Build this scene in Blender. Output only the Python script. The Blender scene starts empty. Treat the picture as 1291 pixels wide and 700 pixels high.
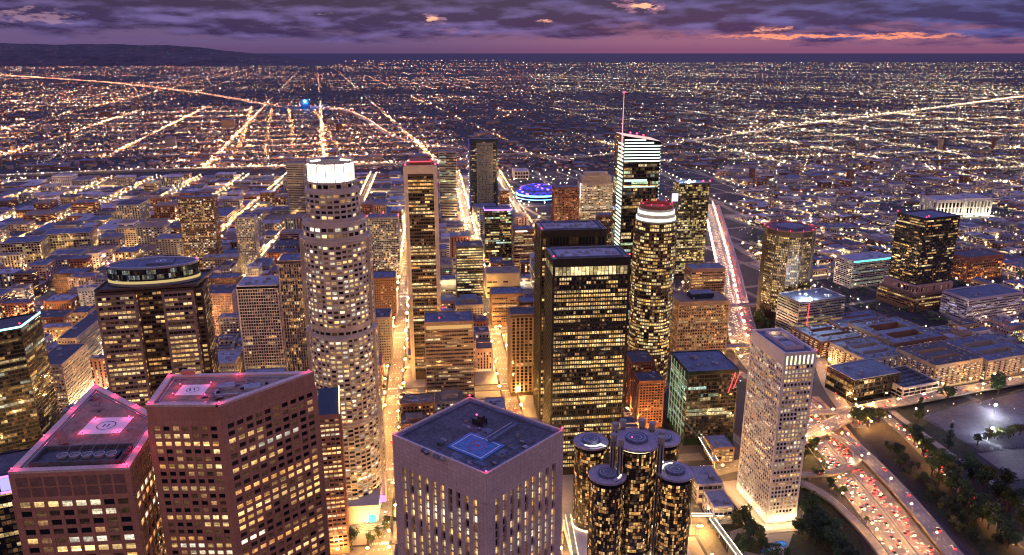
import bpy, math, random
from mathutils import Vector, Matrix
R = random.Random(7)
SC = bpy.context.scene
COL = SC.collection
# ------------------------------------------------------------------ camera model
F, CX, CY, H = 947.0, 645.5, 350.0, 385.0
PITCH = math.atan(0.30)
CP, SP = math.cos(PITCH), math.sin(PITCH)

def G(x, y, h=0.0):
    """point at height h that the photograph shows at (x, y)"""
    u = (x - CX) / F; v = (CY - y) / F
    t = (h - H) / (-SP + v * CP)
    return (u * t, (CP + v * SP) * t)

def PX(X, Y, Z):
    f = Y * CP - (Z - H) * SP
    return (CX + F * X / f, CY - F * (Y * SP + (Z - H) * CP) / f)

def rowY(y):
    v = (CY - y) / F
    return H * (CP + v * SP) / (SP - v * CP)

GA = math.atan2(0.108, 0.994)
D1 = (-0.108, 0.9942); D2 = (0.9942, 0.108)          # downtown grid
E1 = (-0.33, 0.944); E2 = (0.944, 0.33)              # grid west of the freeway

# ------------------------------------------------------------------ materials
def newmat(name):
    m = bpy.data.materials.new(name); m.use_nodes = True
    nt = m.node_tree; nt.nodes.clear()
    o = nt.nodes.new('ShaderNodeOutputMaterial')
    return m, nt, o

def N(nt, typ, **kw):
    n = nt.nodes.new(typ)
    for k, v in kw.items():
        if k.startswith('i_'):
            n.inputs[k[2:].replace('_', ' ')].default_value = v
        else:
            setattr(n, k, v)
    return n

def surf(name, base, rough=0.8, var=0.25, scale=0.12, metal=0.0, joints=None, fine=1.3):
    """noise-weathered surface; joints=(w,h) adds panel joints in wall metres"""
    m, nt, o = newmat(name); L = nt.links.new
    b = N(nt, 'ShaderNodeBsdfPrincipled', i_Roughness=rough, i_Metallic=metal)
    geo = N(nt, 'ShaderNodeNewGeometry')
    n1 = N(nt, 'ShaderNodeTexNoise', i_Scale=scale, i_Detail=5.0, i_Roughness=0.65)
    n2 = N(nt, 'ShaderNodeTexNoise', i_Scale=fine, i_Detail=2.0)
    L(geo.outputs['Position'], n1.inputs['Vector']); L(geo.outputs['Position'], n2.inputs['Vector'])
    ad = N(nt, 'ShaderNodeMath', operation='ADD'); L(n1.outputs['Fac'], ad.inputs[0]); L(n2.outputs['Fac'], ad.inputs[1])
    mr = N(nt, 'ShaderNodeMapRange'); mr.inputs[1].default_value = 0.7; mr.inputs[2].default_value = 1.3
    mr.inputs[3].default_value = 1 - var; mr.inputs[4].default_value = 1 + var
    L(ad.outputs[0], mr.inputs[0])
    last = mr.outputs[0]
    if joints:
        uv = N(nt, 'ShaderNodeUVMap')
        br = N(nt, 'ShaderNodeTexBrick', offset=0.0)
        br.inputs['Color1'].default_value = (1, 1, 1, 1); br.inputs['Color2'].default_value = (.86, .86, .86, 1)
        br.inputs['Mortar'].default_value = (.55, .55, .55, 1)
        br.inputs['Scale'].default_value = 1.0; br.inputs['Mortar Size'].default_value = 0.06
        br.inputs['Brick Width'].default_value = joints[0]; br.inputs['Row Height'].default_value = joints[1]
        L(uv.outputs[0], br.inputs['Vector'])
        mu = N(nt, 'ShaderNodeMath', operation='MULTIPLY'); L(last, mu.inputs[0]); L(br.outputs['Color'], mu.inputs[1])
        last = mu.outputs[0]
    mx = N(nt, 'ShaderNodeVectorMath', operation='SCALE'); mx.inputs[0].default_value = base[:3]
    L(last, mx.inputs['Scale']); L(mx.outputs[0], b.inputs['Base Color'])
    L(b.outputs[0], o.inputs[0])
    return m

def emit(name, col, strength, sampled=False):
    m, nt, o = newmat(name)
    e = N(nt, 'ShaderNodeEmission', i_Color=(*col, 1), i_Strength=strength)
    nt.links.new(e.outputs[0], o.inputs[0])
    m.cycles.emission_sampling = 'AUTO' if sampled else 'NONE'
    return m

def panemat(name, use_obj, tint=(0.012, 0.014, 0.018), rough=0.08):
    """window glass: dark and glossy, with a lit room or a painted-in reflection where 'glow' is above zero"""
    m, nt, o = newmat(name); L = nt.links.new
    b = N(nt, 'ShaderNodeBsdfPrincipled', i_Roughness=rough, i_Base_Color=(*tint, 1))
    if use_obj:
        inf = N(nt, 'ShaderNodeObjectInfo'); src = inf.outputs['Color']; rnd = inf.outputs['Random']
    else:
        inf = N(nt, 'ShaderNodeAttribute', attribute_name='glow'); src = inf.outputs['Color']; rnd = inf.outputs['Alpha']
    geo = N(nt, 'ShaderNodeNewGeometry')
    no = N(nt, 'ShaderNodeTexNoise', i_Scale=0.8, i_Detail=4.0, i_Roughness=.75); L(geo.outputs['Position'], no.inputs['Vector'])
    mr = N(nt, 'ShaderNodeMapRange'); mr.inputs[1].default_value = .3; mr.inputs[2].default_value = .7
    mr.inputs[3].default_value = .25; mr.inputs[4].default_value = 1.9; L(no.outputs['Fac'], mr.inputs[0])
    uv = N(nt, 'ShaderNodeUVMap'); sx = N(nt, 'ShaderNodeSeparateXYZ'); L(uv.outputs[0], sx.inputs[0])
    mr2 = N(nt, 'ShaderNodeMapRange'); mr2.inputs[1].default_value = 0; mr2.inputs[2].default_value = 1
    mr2.inputs[3].default_value = .65; mr2.inputs[4].default_value = 1.2; L(sx.outputs[1], mr2.inputs[0])
    mu = N(nt, 'ShaderNodeMath', operation='MULTIPLY'); L(mr.outputs[0], mu.inputs[0]); L(mr2.outputs[0], mu.inputs[1])
    # a blind drawn down to a different height in every window
    th = N(nt, 'ShaderNodeMapRange'); th.inputs[1].default_value = .35; th.inputs[2].default_value = 1; th.inputs[3].default_value = 1.05; th.inputs[4].default_value = .1; L(rnd, th.inputs[0])
    gt = N(nt, 'ShaderNodeMath', operation='GREATER_THAN'); L(sx.outputs[1], gt.inputs[0]); L(th.outputs[0], gt.inputs[1])
    bl = N(nt, 'ShaderNodeMath', operation='MULTIPLY_ADD'); L(gt.outputs[0], bl.inputs[0]); bl.inputs[1].default_value = -.6; bl.inputs[2].default_value = 1
    mu2 = N(nt, 'ShaderNodeMath', operation='MULTIPLY'); L(mu.outputs[0], mu2.inputs[0]); L(bl.outputs[0], mu2.inputs[1]); mu = mu2
    L(src, b.inputs['Emission Color']); L(mu.outputs[0], b.inputs['Emission Strength'])
    L(b.outputs[0], o.inputs[0])
    m.cycles.emission_sampling = 'NONE'
    return m

def glowmat(name, sampled=False):
    m, nt, o = newmat(name); L = nt.links.new
    a = N(nt, 'ShaderNodeAttribute', attribute_name='glow')
    e = N(nt, 'ShaderNodeEmission', i_Strength=1.0); L(a.outputs['Color'], e.inputs['Color']); L(e.outputs[0], o.inputs[0])
    m.cycles.emission_sampling = 'AUTO' if sampled else 'NONE'
    return m

M = {}
M['granite_brown'] = surf('brown granite', (.45, .225, .15), .42, .2, .05, joints=(3.2, 3.8))
M['granite_pink'] = surf('pale pink granite', (.60, .465, .43), .7, .2, .06, joints=(2.4, 1.9))
M['stone_pale'] = surf('pale stone', (.55, .475, .395), .75, .18, .06)
M['stone_grey'] = surf('grey stone', (.30, .27, .27), .75, .2, .06)
M['white_conc'] = surf('white concrete', (.64, .59, .57), .8, .14, .07)
M['tan_conc'] = surf('tan concrete', (.38, .27, .18), .8, .2, .08)
M['cream'] = surf('cream stucco', (.50, .42, .31), .85, .22, .08)
M['brick'] = surf('red brick', (.27, .11, .075), .85, .25, .1)
M['brick_dark'] = surf('brown brick', (.19, .105, .075), .85, .25, .1)
M['grey'] = surf('grey concrete', (.26, .25, .26), .85, .22, .08)
M['pink_stucco'] = surf('pink stucco', (.42, .27, .24), .85, .2, .08)
M['lav'] = surf('pale lavender panels', (.46, .40, .48), .6, .15, .08)
M['dark_metal'] = surf('black anodised metal', (.022, .021, .022), .4, .3, .1)
M['bronze'] = surf('bronze metal', (.075, .05, .038), .4, .25, .1)
M['steel'] = surf('brushed steel', (.42, .42, .45), .35, .15, .2, metal=.6)
M['pole_grey'] = surf('galvanised pole', (.22, .22, .22), .6, .1, .4)
M['glass_black'] = surf('black glass', (.012, .013, .016), .1, .2, .05)
M['glass_green'] = surf('green tinted glass', (.014, .03, .026), .1, .25, .05)
M['glass_blue'] = surf('blue tinted glass', (.03, .045, .075), .12, .25, .05)
M['roof_blue'] = surf('blue-grey roof membrane', (.10, .125, .20), .8, .45, .09, fine=.5)
M['roof_dark'] = surf('dark gravel roof', (.075, .078, .10), .9, .5, .1, fine=.6)
M['roof_white'] = surf('white coated roof', (.30, .31, .38), .8, .35, .09, fine=.5)
M['roof_tan'] = surf('tan gravel roof', (.23, .175, .13), .9, .4, .1, fine=.6)
M['roof_red'] = surf('red clay tile', (.22, .085, .05), .85, .25, .3)
M['paint_white'] = surf('white paint', (.72, .72, .74), .6, .12, .3)
M['paint_blue'] = surf('worn blue paint', (.055, .165, .42), .6, .35, .35, fine=.7)
M['paint_red'] = surf('red paint', (.40, .06, .07), .6, .2, .3)
M['paint_black'] = surf('black paint', (.02, .02, .02), .6, .2, .3)
M['asphalt'] = surf('asphalt', (.13, .122, .115), .8, .3, .08, fine=.4)
M['freeway'] = surf('worn concrete roadway', (.235, .215, .20), .8, .28, .05, fine=.35)
M['pave'] = surf('pavement concrete', (.26, .235, .215), .85, .22, .1)
M['plaza'] = surf('plaza stone', (.20, .175, .16), .7, .2, .12)
M['water_pool'] = surf('blue pool', (.03, .16, .32), .1, .3, .3)
M['leaf_a'] = surf('green leaves', (.055, .098, .030), .8, .5, .5)
M['leaf_b'] = surf('dark leaves', (.030, .055, .028), .8, .5, .5)
M['leaf_c'] = surf('olive leaves', (.10, .115, .035), .8, .5, .5)
M['bark'] = surf('bark', (.07, .05, .035), .9, .3, .5)
M['grass'] = surf('dry dark grass', (.022, .030, .015), .95, .6, .06, fine=.4)
M['slope'] = surf('brown planted slope', (.040, .032, .024), .95, .6, .05, fine=.5)
M['mural_a'] = surf('ochre paving', (.36, .22, .11), .85, .25, .1)
M['mural_b'] = surf('violet paving', (.13, .085, .14), .85, .25, .1)
M['hill'] = surf('hazy hill scrub', (.062, .050, .075), .95, .4, .0008, fine=.004)  # purple distance haze is put into the scrub colour
M['car_a'] = surf('silver car paint', (.35, .35, .37), .3, .05, .3)
M['car_b'] = surf('black car paint', (.02, .02, .022), .3, .05, .3)
M['car_c'] = surf('white car paint', (.65, .65, .65), .3, .05, .3)
M['car_d'] = surf('red car paint', (.3, .03, .03), .3, .05, .3)
M['tyre'] = surf('rubber', (.015, .015, .015), .9, .1, .3)
M['pane'] = panemat('window glass', False)
M['pane_o'] = panemat('window glass single', True)
M['mirror'] = panemat('mirrored window glass', False, (.05, .04, .03), .04)
M['mirror_o'] = panemat('mirrored window glass single', True, (.05, .04, .03), .04)
M['glow'] = glowmat('lamp glow')
M['glow_s'] = glowmat('street lamp glow', True)
M['beacon'] = emit('red beacon', (1, .03, .09), 9)
for k_, f_ in (('', 1.0), ('_mid', .42), ('_dim', .14)):
    M['lampwarm'+k_] = emit('sodium lamp'+k_, (1, .48, .12), 3600*f_, True); M['lampwhite'+k_] = emit('white lamp'+k_, (1, .68, .33), 3000*f_, True)
M['flood'] = emit('floodlight', (.92, .95, 1.0), 1500, True)
M['headl'] = emit('headlight', (1, .80, .48), 11, True)
M['headl_far'] = emit('far headlight', (1, .76, .45), 2.2); M['taill_far'] = emit('far tail light', (1, .10, .07), 2.0)
M['taill'] = emit('tail light', (1, .010, .008), 28, True)
M['crown'] = emit('lit crown glass', (1, .93, .78), 4.2)
M['led_white'] = emit('white LED strip', (.86, 1, .84), 1.25)
M['led_cool'] = emit('cool LED strip', (.75, 1, .88), .8)
M['led_green'] = emit('greenish lit louvre', (.9, 1, .55), 1.2)
M['led_blue'] = emit('blue LED', (.15, .42, 1), 3.0)
M['led_deep'] = emit('deep blue LED', (.06, .06, 1), 1.0)
M['led_pink'] = emit('pink LED', (1, .12, .45), 1.6); M['led_grass'] = emit('green LED', (.2, 1, .35), 1.4)
M['led_purple'] = emit('violet LED', (.42, .15, 1), 2.6)
M['led_red'] = emit('red LED strip', (1, .05, .07), 2.2)
M['led_cyan'] = emit('cyan LED', (.12, .9, .8), 2.0)
M['sign_blue'] = emit('bright blue sign', (.02, .16, 1), 3.2)
M['warm_strip'] = emit('warm light strip', (1, .68, .32), 3.2)
M['white_strip'] = emit('white light strip', (1, .88, .68), 3.0)

# ------------------------------------------------------------------ mesh builder
class MB:
    def __init__(s): s.v = []; s.f = []; s.m = []; s.g = []; s.uv = []
    def quad(s, a, b, c, d, m=0, g=None, uv=None):
        i = len(s.v); s.v += [a, b, c, d]; s.f.append((i, i+1, i+2, i+3)); s.m.append(m); s.g.append(g)
        s.uv += uv or [(0, 0), (1, 0), (1, 1), (0, 1)]
    def poly(s, pts, m=0, g=None):
        i = len(s.v); s.v += pts; s.f.append(tuple(range(i, i+len(pts)))); s.m.append(m); s.g.append(g)
        s.uv += [(p[0], p[1]) for p in pts]
    def prism(s, P, z0, z1, m=0, mt=None, top=True, bottom=False, g=None):
        n = len(P); u = 0
        for k in range(n):
            a, b = P[k], P[(k+1) % n]; L = math.hypot(b[0]-a[0], b[1]-a[1])
            s.quad((*a, z0), (*b, z0), (*b, z1), (*a, z1), m, g, [(u, z0), (u+L, z0), (u+L, z1), (u, z1)]); u += L
        if top: s.poly([(*p, z1) for p in P], m if mt is None else mt, g)
        if bottom: s.poly([(*p, z0) for p in reversed(P)], m, g)
    def ring(s, P, Q, z0, z1, m=0, g=None):
        """wall ring between outer polygon P and inner polygon Q"""
        n = len(P)
        for k in range(n):
            a, b = P[k], P[(k+1) % n]; c, d = Q[k], Q[(k+1) % n]; L = math.hypot(b[0]-a[0], b[1]-a[1])
            s.quad((*a, z0), (*b, z0), (*b, z1), (*a, z1), m, g, [(0, z0), (L, z0), (L, z1), (0, z1)])
            s.quad((*a, z1), (*b, z1), (*d, z1), (*c, z1), m, g, [(0, 0), (L, 0), (L, 1), (0, 1)])
            s.quad((*d, z0), (*c, z0), (*c, z1), (*d, z1), m, g, [(0, z0), (L, z0), (L, z1), (0, z1)])
    def wbox(s, a, t, n, u0, u1, z0, z1, o0, o1, m=0, g=None, ends=True):
        """box standing on a wall: a=start point, t=tangent, n=outward normal"""
        def p(u, o, z): return (a[0]+t[0]*u+n[0]*o, a[1]+t[1]*u+n[1]*o, z)
        W = [(u0, z0), (u1, z0), (u1, z1), (u0, z1)]
        s.quad(p(u0, o1, z0), p(u1, o1, z0), p(u1, o1, z1), p(u0, o1, z1), m, g, W)
        s.quad(p(u0, o0, z0), p(u0, o1, z0), p(u0, o1, z1), p(u0, o0, z1), m, g)
        s.quad(p(u1, o1, z0), p(u1, o0, z0), p(u1, o0, z1), p(u1, o1, z1), m, g)
        s.quad(p(u0, o1, z1), p(u1, o1, z1), p(u1, o0, z1), p(u0, o0, z1), m, g)
        s.quad(p(u0, o0, z0), p(u1, o0, z0), p(u1, o1, z0), p(u0, o1, z0), m, g)
    def box(s, c, sx, sy, z0, z1, ang=0.0, m=0, mt=None, g=None):
        ca, sa = math.cos(ang), math.sin(ang)
        P = [(c[0]+ca*x-sa*y, c[1]+sa*x+ca*y) for x, y in ((-sx/2, -sy/2), (sx/2, -sy/2), (sx/2, sy/2), (-sx/2, sy/2))]
        s.prism(P, z0, z1, m, mt, True, z0 > 0.5, g)
    def tetra(s, c, r, g):
        x, y, z = c; i = len(s.v); s.v += [(x+r, y-r*.6, z-r*.5), (x-r, y-r*.6, z-r*.5), (x, y+r, z-r*.5), (x, y, z+r)]
        for f in ((0, 1, 3), (1, 2, 3), (2, 0, 3)): s.f.append((i+f[0], i+f[1], i+f[2])); s.m.append(0); s.g.append(g); s.uv += [(0, 0)]*3
    def octa(s, c, r, g=None, m=0, hz=None):
        x, y, z = c; hz = hz or r
        i = len(s.v); s.v += [(x+r, y, z), (x, y+r, z), (x-r, y, z), (x, y-r, z), (x, y, z+hz), (x, y, z-hz)]
        for a, b in ((0, 1), (1, 2), (2, 3), (3, 0)):
            s.f.append((i+a, i+b, i+4)); s.f.append((i+b, i+a, i+5)); s.m += [m, m]; s.g += [g, g]
            s.uv += [(0, 0)]*6
    def tube(s, pts, r, n=6, m=0, g=None):
        rings = []
        for k, p in enumerate(pts):
            q0 = Vector(pts[max(0, k-1)]); q1 = Vector(pts[min(len(pts)-1, k+1)])
            d = (q1-q0).normalized(); a = d.orthogonal().normalized(); b = d.cross(a)
            rr = r[k] if isinstance(r, (list, tuple)) else r
            rings.append([tuple(Vector(p)+a*rr*math.cos(6.2832*j/n)+b*rr*math.sin(6.2832*j/n)) for j in range(n)])
        for k in range(len(rings)-1):
            for j in range(n):
                s.quad(rings[k][j], rings[k][(j+1) % n], rings[k+1][(j+1) % n], rings[k+1][j], m, g)
        s.poly(rings[-1], m, g)
    def build(s, name, mats, parent=None, org=None, smooth=False):
        me = bpy.data.meshes.new(name)
        ox, oy, oz = org or (0, 0, 0)
        v = [(a-ox, b-oy, c-oz) for a, b, c in s.v] if org else s.v
        me.from_pydata(v, [], s.f)
        for m in mats: me.materials.append(M[m] if isinstance(m, str) else m)
        me.polygons.foreach_set('material_index', s.m)
        ul = me.uv_layers.new(name='UVMap')
        ul.data.foreach_set('uv', [c for p in s.uv for c in p])
        if any(g is not None for g in s.g):
            at = me.attributes.new('glow', 'FLOAT_COLOR', 'FACE')
            at.data.foreach_set('color', [c for k, g in enumerate(s.g) for c in ((*g, (k*0.6180339) % 1.0) if g else (0, 0, 0, 1))])
        if smooth: me.polygons.foreach_set('use_smooth', [True]*len(s.f))
        me.update()
        o = bpy.data.objects.new(name, me); COL.objects.link(o)
        if parent: o.parent = parent
        return o

def tag(o, label=None, cat=None, group=None, kind=None):
    if label: o['label'] = label
    if cat: o['category'] = cat
    if group: o['group'] = group
    if kind: o['kind'] = kind
    return o

def empty(name, loc, label, cat, group=None):
    o = bpy.data.objects.new(name, None); COL.objects.link(o); o.location = loc
    return tag(o, label, cat, group)

def inset(P, d):
    n = len(P); out = []
    for k in range(n):
        a, b, c = P[k-1], P[k], P[(k+1) % n]
        t1 = Vector((b[0]-a[0], b[1]-a[1])).normalized(); t2 = Vector((c[0]-b[0], c[1]-b[1])).normalized()
        n1 = Vector((-t1.y, t1.x)); n2 = Vector((-t2.y, t2.x))
        m = (n1+n2); m = m / max(.3, m.dot(n1))
        out.append((b[0]+m.x*d, b[1]+m.y*d))
    return out

def ctr(P): return (sum(p[0] for p in P)/len(P), sum(p[1] for p in P)/len(P))
def circ(c, r, n=24, a0=0.0, ry=None, rot=0.0):
    ry = ry or r; cr, sr = math.cos(rot), math.sin(rot); out = []
    for k in range(n):
        x = r*math.cos(a0+6.28319*k/n); y = ry*math.sin(a0+6.28319*k/n)
        out.append((c[0]+x*cr-y*sr, c[1]+x*sr+y*cr))
    return out
def rect(A, w, d, t=D2, q=D1):
    return [A, (A[0]+t[0]*w, A[1]+t[1]*w), (A[0]+t[0]*w+q[0]*d, A[1]+t[1]*w+q[1]*d), (A[0]+q[0]*d, A[1]+q[1]*d)]
def photo_box(xl, xr, yt, yb, depth, t=D2, q=D1):
    """footprint and height of a building whose roof front edge runs xl..xr at yt with its foot at yb"""
    Y = rowY(yb); v = (CY-yt)/F; k = Y/(CP+v*SP); h = H+k*(-SP+v*CP); X = (xl-CX)/F*k
    u = (xr-CX)/F
    w = (u*(Y*CP+(H-h)*SP)-X)/(t[0]-u*t[1]*CP)
    return rect((X, Y), w, depth, t, q), h

RES = []                                              # footprints already taken
def sat(P, Q):
    for A in (P, Q):
        for k in range(len(A)):
            a, b = A[k], A[(k+1) % len(A)]; nx, ny = b[1]-a[1], a[0]-b[0]
            p = [nx*x+ny*y for x, y in P]; q = [nx*x+ny*y for x, y in Q]
            if max(p) < min(q) or max(q) < min(p): return False
    return True
def is_free(P, margin=0):
    Q = inset(P, -margin) if margin else P
    return not any(sat(Q, r) for r in RES)

# ------------------------------------------------------------------ window light
WARM = [(1, .55, .17), (1, .61, .22), (1, .67, .27), (1, .73, .36)]
WHITE = [(1, .84, .56), (1, .90, .70), (1, .76, .42)]
OR = [(1, .46, .14), (1, .55, .20), (1, .64, .28)]
MIXW = WARM+OR+WHITE+[(1, .5, .3), (.95, .85, .5)]
MIX = WARM*3 + WHITE + [(.85, 1, .9)]
GREEN = [(.75, 1, .55), (.9, 1, .6), (1, .85, .45), (.6, .9, .8)]
def litgrid(nf, n, st, rng):
    p = st.get('lit', .4); g = []; row = st.get('row', .5); pal = st.get('pal', WARM); lv = st.get('lv', 1.0)
    cf = [rng.choice((.15, .3, 1, 1.3, 2.2)) if st.get('col') else 1 for _ in range(n)]
    for f in range(nf):
        r = rng.random()
        rp = p*(1-row)+row*(p*2*rng.random())
        if r < st.get('full', .06): rp = .95
        elif r < st.get('full', .06)+st.get('dark', .12): rp = p*.15
        line = []; i = 0; c0 = rng.choice(pal)
        while i < n:
            k = rng.randint(1, st.get('run', 4)); on = rng.random() < rp*cf[i]
            c = c0 if rng.random() < .6 else rng.choice(pal); l0 = min(1.5, .62*math.exp(rng.gauss(0, .42)))*lv
            for j in range(min(k, n-i)):
                if on:
                    l = l0*rng.uniform(.65, 1.25); line.append((c[0]*l, c[1]*l, c[2]*l))
                elif rng.random() < .5:
                    l = rng.choice((.02, .03, .05, .08, .2))*rng.uniform(.6, 1.3)*lv; line.append((l, l*.5, l*.22))  # faint brown glow imitates dim rooms and reflections in dark panes
                else: line.append(None)
            i += k
        g.append(line)
    return g

class Tower:
    """one building: an empty at its base with wall, facade_grid, window, roof ... as children"""
    def __init__(s, name, label, P, group=None, cat='building', seed=0, nwin=0, reserve=True):
        c = ctr(P); s.org = (c[0], c[1], 0.0); s.o = empty(name, s.org, label, cat, group)
        s.rng = random.Random(seed or hash_name(label)); s.nwin = nwin; s.panes = []; s.singles = 0
        if reserve: RES.append(inset(P, -3))
    def part(s, name, mb, mats, smooth=False, label=None, kind=None, parent=None):
        o = mb.build(name, mats, parent or s.o, s.org, smooth)
        return tag(o, label, kind=kind)
    def tier(s, P, z0, z1, st, top=True):
        wall = MB(); wall.prism(P, z0, z1, 0, top=top, bottom=z0 > 1)
        s.part('wall', wall, [st['wall']])
        grid = MB(); n = len(P)
        base, crown = st.get('base', 0), st.get('top', 2.5)
        if z0 > 1: base = st.get('base2', base)
        fz0, fz1 = z0+base, z1-crown
        nf = max(1, round((fz1-fz0)/st.get('fh', 4.0))); fl = (fz1-fz0)/nf
        pw, pd, sh, sd = st.get('pw', .8), st.get('pd', .5), st.get('sh', 1.4), st.get('sd', .3)
        cw = st.get('cw', 1.0); vis = []
        for k in range(n):
            a, b = P[k], P[(k+1) % n]; L = math.hypot(b[0]-a[0], b[1]-a[1])
            if L < st.get('minL', 3): continue
            t = ((b[0]-a[0])/L, (b[1]-a[1])/L); nr = (t[1], -t[0])
            mid = ((a[0]+b[0])/2, (a[1]+b[1])/2)
            fac = -(nr[0]*mid[0]+nr[1]*mid[1])/math.hypot(*mid)
            if fac < -.3: continue
            ov = st.get('skip')
            nb = max(1, round((L-2*cw)/st.get('bay', 3.2))); bw = (L-2*cw)/nb
            lit = litgrid(nf, nb, st, s.rng)
            if pd > 0 and pw > 0:
                for i in range(nb+1):
                    u = cw+i*bw; w = pw
                    if i == 0 and cw > pw/2: u0, u1 = (-pd if st.get('ext', 1) else 0), cw+pw/2
                    elif i == nb and cw > pw/2: u0, u1 = L-cw-pw/2, (L+pd-.004 if st.get('ext', 1) else L)
                    else: u0, u1 = u-w/2, u+w/2
                    if st.get('every') and i % st['every'] and 0 < i < nb: continue
                    grid.wbox(a, t, nr, u0, u1, fz0-.3, fz1+(.3 if st.get('topd') is None else sh/2), 0, pd)
            if sd > 0 and sh > 0:
                for f in range(nf+1):
                    zc = fz0+f*fl; grid.wbox(a, t, nr, .02, L-.02, max(zc-sh/2, z0+.02), min(zc+sh/2, z1-.05), 0, sd)
            if st.get('topd') is not None:
                grid.wbox(a, t, nr, -st['topd'], L+st['topd']-.004, fz1+sh/2, z1-.004, 0, st['topd'])
            for f in range(nf):
                zb, zt = fz0+f*fl+sh/2, fz0+(f+1)*fl-sh/2
                for i in range(nb):
                    u0, u1 = cw+i*bw+pw/2, cw+(i+1)*bw-pw/2
                    if st.get('nowin', 0) and s.rng.random() < st['nowin']: continue
                    e = .03
                    q = [(a[0]+t[0]*u+nr[0]*e, a[1]+t[1]*u+nr[1]*e, z) for u, z in ((u0, zb), (u1, zb), (u1, zt), (u0, zt))]
                    s.panes.append((q, lit[f][i], math.atan2(t[1], t[0]), u1-u0, zt-zb, fac))
        if grid.f: s.part('facade_grid', grid, [st.get('grid', st['wall'])])
        s.gm = 'mirror' if st.get('mirror') else 'pane'
    def windows(s):
        """the largest panes in view as parts of their own, the rest as one part"""
        if s.nwin and len(s.panes) > s.nwin:
            def key(p):
                c = p[0][0]; x, y = PX(*c)
                seen = -10 < x < 1300 and y < 705
                return (0 if seen and p[5] > .1 else 1, (c[0]**2+c[1]**2+(c[2]-H)**2)/max(.1, p[3]*p[4]*max(p[5], .05)))
            s.panes.sort(key=key)
            ns = s.nwin-1; cache = {}
            for q, g, ang, w, h, fac in s.panes[:ns]:
                kk = (round(w, 1), round(h, 1))
                if kk not in cache:
                    mb = MB(); mb.quad((0, 0, 0), (kk[0], 0, 0), (kk[0], 0, kk[1]), (0, 0, kk[1]))
                    o = mb.build('window', [s.gm+'_o'], s.o); cache[kk] = o.data
                else:
                    o = bpy.data.objects.new('window', cache[kk]); COL.objects.link(o); o.parent = s.o
                o.location = (q[0][0]-s.org[0], q[0][1]-s.org[1], q[0][2]); o.rotation_euler = (0, 0, ang)
                o.color = (*g, 1) if g else (0, 0, 0, 1)
            rest = s.panes[ns:]
        else: rest = s.panes
        if rest:
            mb = MB()
            for q, g, *_ in rest: mb.quad(*q, 0, g or (0, 0, 0))
            o = s.part('window', mb, [s.gm])
            o['kind'] = 'stuff'
    def roof(s, P, z, mat='roof_blue', wall='grey', ph=1.2, th=.5):
        if ph > 0:
            pr = MB(); pr.ring(P, inset(P, th), z, z+ph); s.part('parapet', pr, [wall])
        r = MB(); r.poly([(*p, z+.05) for p in inset(P, th*.9)]); s.part('roof', r, [mat])
    def unit(s, c, sx, sy, z, h, ang, mat='grey', top='roof_white', name='rooftop_unit'):
        b = MB(); b.box(c, sx, sy, z, z+h, ang, 0, 1); b.box((c[0], c[1]), sx*.55, sy*.4, z+h, z+h+.5, ang, 1, 1)
        s.part(name, b, [mat, top])
    def beacons(s, pts, r=.7, z=0):
        for p in pts:
            b = MB(); b.tube([(p[0], p[1], p[2]-1), (p[0], p[1], p[2])], .15, 5, 1); b.octa((p[0], p[1], p[2]+r), r, None, 0)
            s.part('beacon', b, ['beacon', 'pole_grey'])

def hash_name(t):
    h = 7
    for ch in t: h = (h*131+ord(ch)) & 0xffffff
    return h

def lamp(loc, col, power, r=.4):
    """a point light"""
    d = bpy.data.lights.new('lamp_or_wash', 'POINT'); d.color = col; d.energy = power; d.shadow_soft_size = r
    o = bpy.data.objects.new('lamp_or_wash', d); COL.objects.link(o); o.location = loc
    return o

def disc(mb, c, r0, r1, z, m=0, n=32, a0=0, a1=6.28319, ry=1.0, rot=0):
    cr, sr = math.cos(rot), math.sin(rot)
    def p(r, a):
        x, y = r*math.cos(a), r*math.sin(a)*ry
        return (c[0]+x*cr-y*sr, c[1]+x*sr+y*cr, z)
    for k in range(n):
        t0, t1 = a0+(a1-a0)*k/n, a0+(a1-a0)*(k+1)/n
        mb.quad(p(r0, t0), p(r1, t0), p(r1, t1), p(r0, t1), m)

def flat(mb, c, sx, sy, z, ang, m=0):
    ca, sa = math.cos(ang), math.sin(ang)
    mb.poly([(c[0]+ca*x-sa*y, c[1]+sa*x+ca*y, z) for x, y in ((-sx/2, -sy/2), (sx/2, -sy/2), (sx/2, sy/2), (-sx/2, sy/2))], m)
def off(c, ang, x, y): return (c[0]+math.cos(ang)*x-math.sin(ang)*y, c[1]+math.sin(ang)*x+math.cos(ang)*y)
def scatter_units(T, P, z, n, rng, ang=None):
    c = ctr(P); ang = GA if ang is None else ang
    for _ in range(n):
        k = rng.randrange(len(P)); w = rng.uniform(.15, .6)
        p = (c[0]*(1-w)+P[k][0]*w, c[1]*(1-w)+P[k][1]*w)
        T.unit(p, rng.uniform(2, 5), rng.uniform(2, 4), z+.05, rng.uniform(1.2, 2.8), ang, rng.choice(['grey', 'steel', 'roof_white']))
# ------------------------------------------------------------------ landmark towers
LM = {}                                               # landmarks that labels can refer to
def S(wall, **k): return dict(wall=wall, **k)

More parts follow.
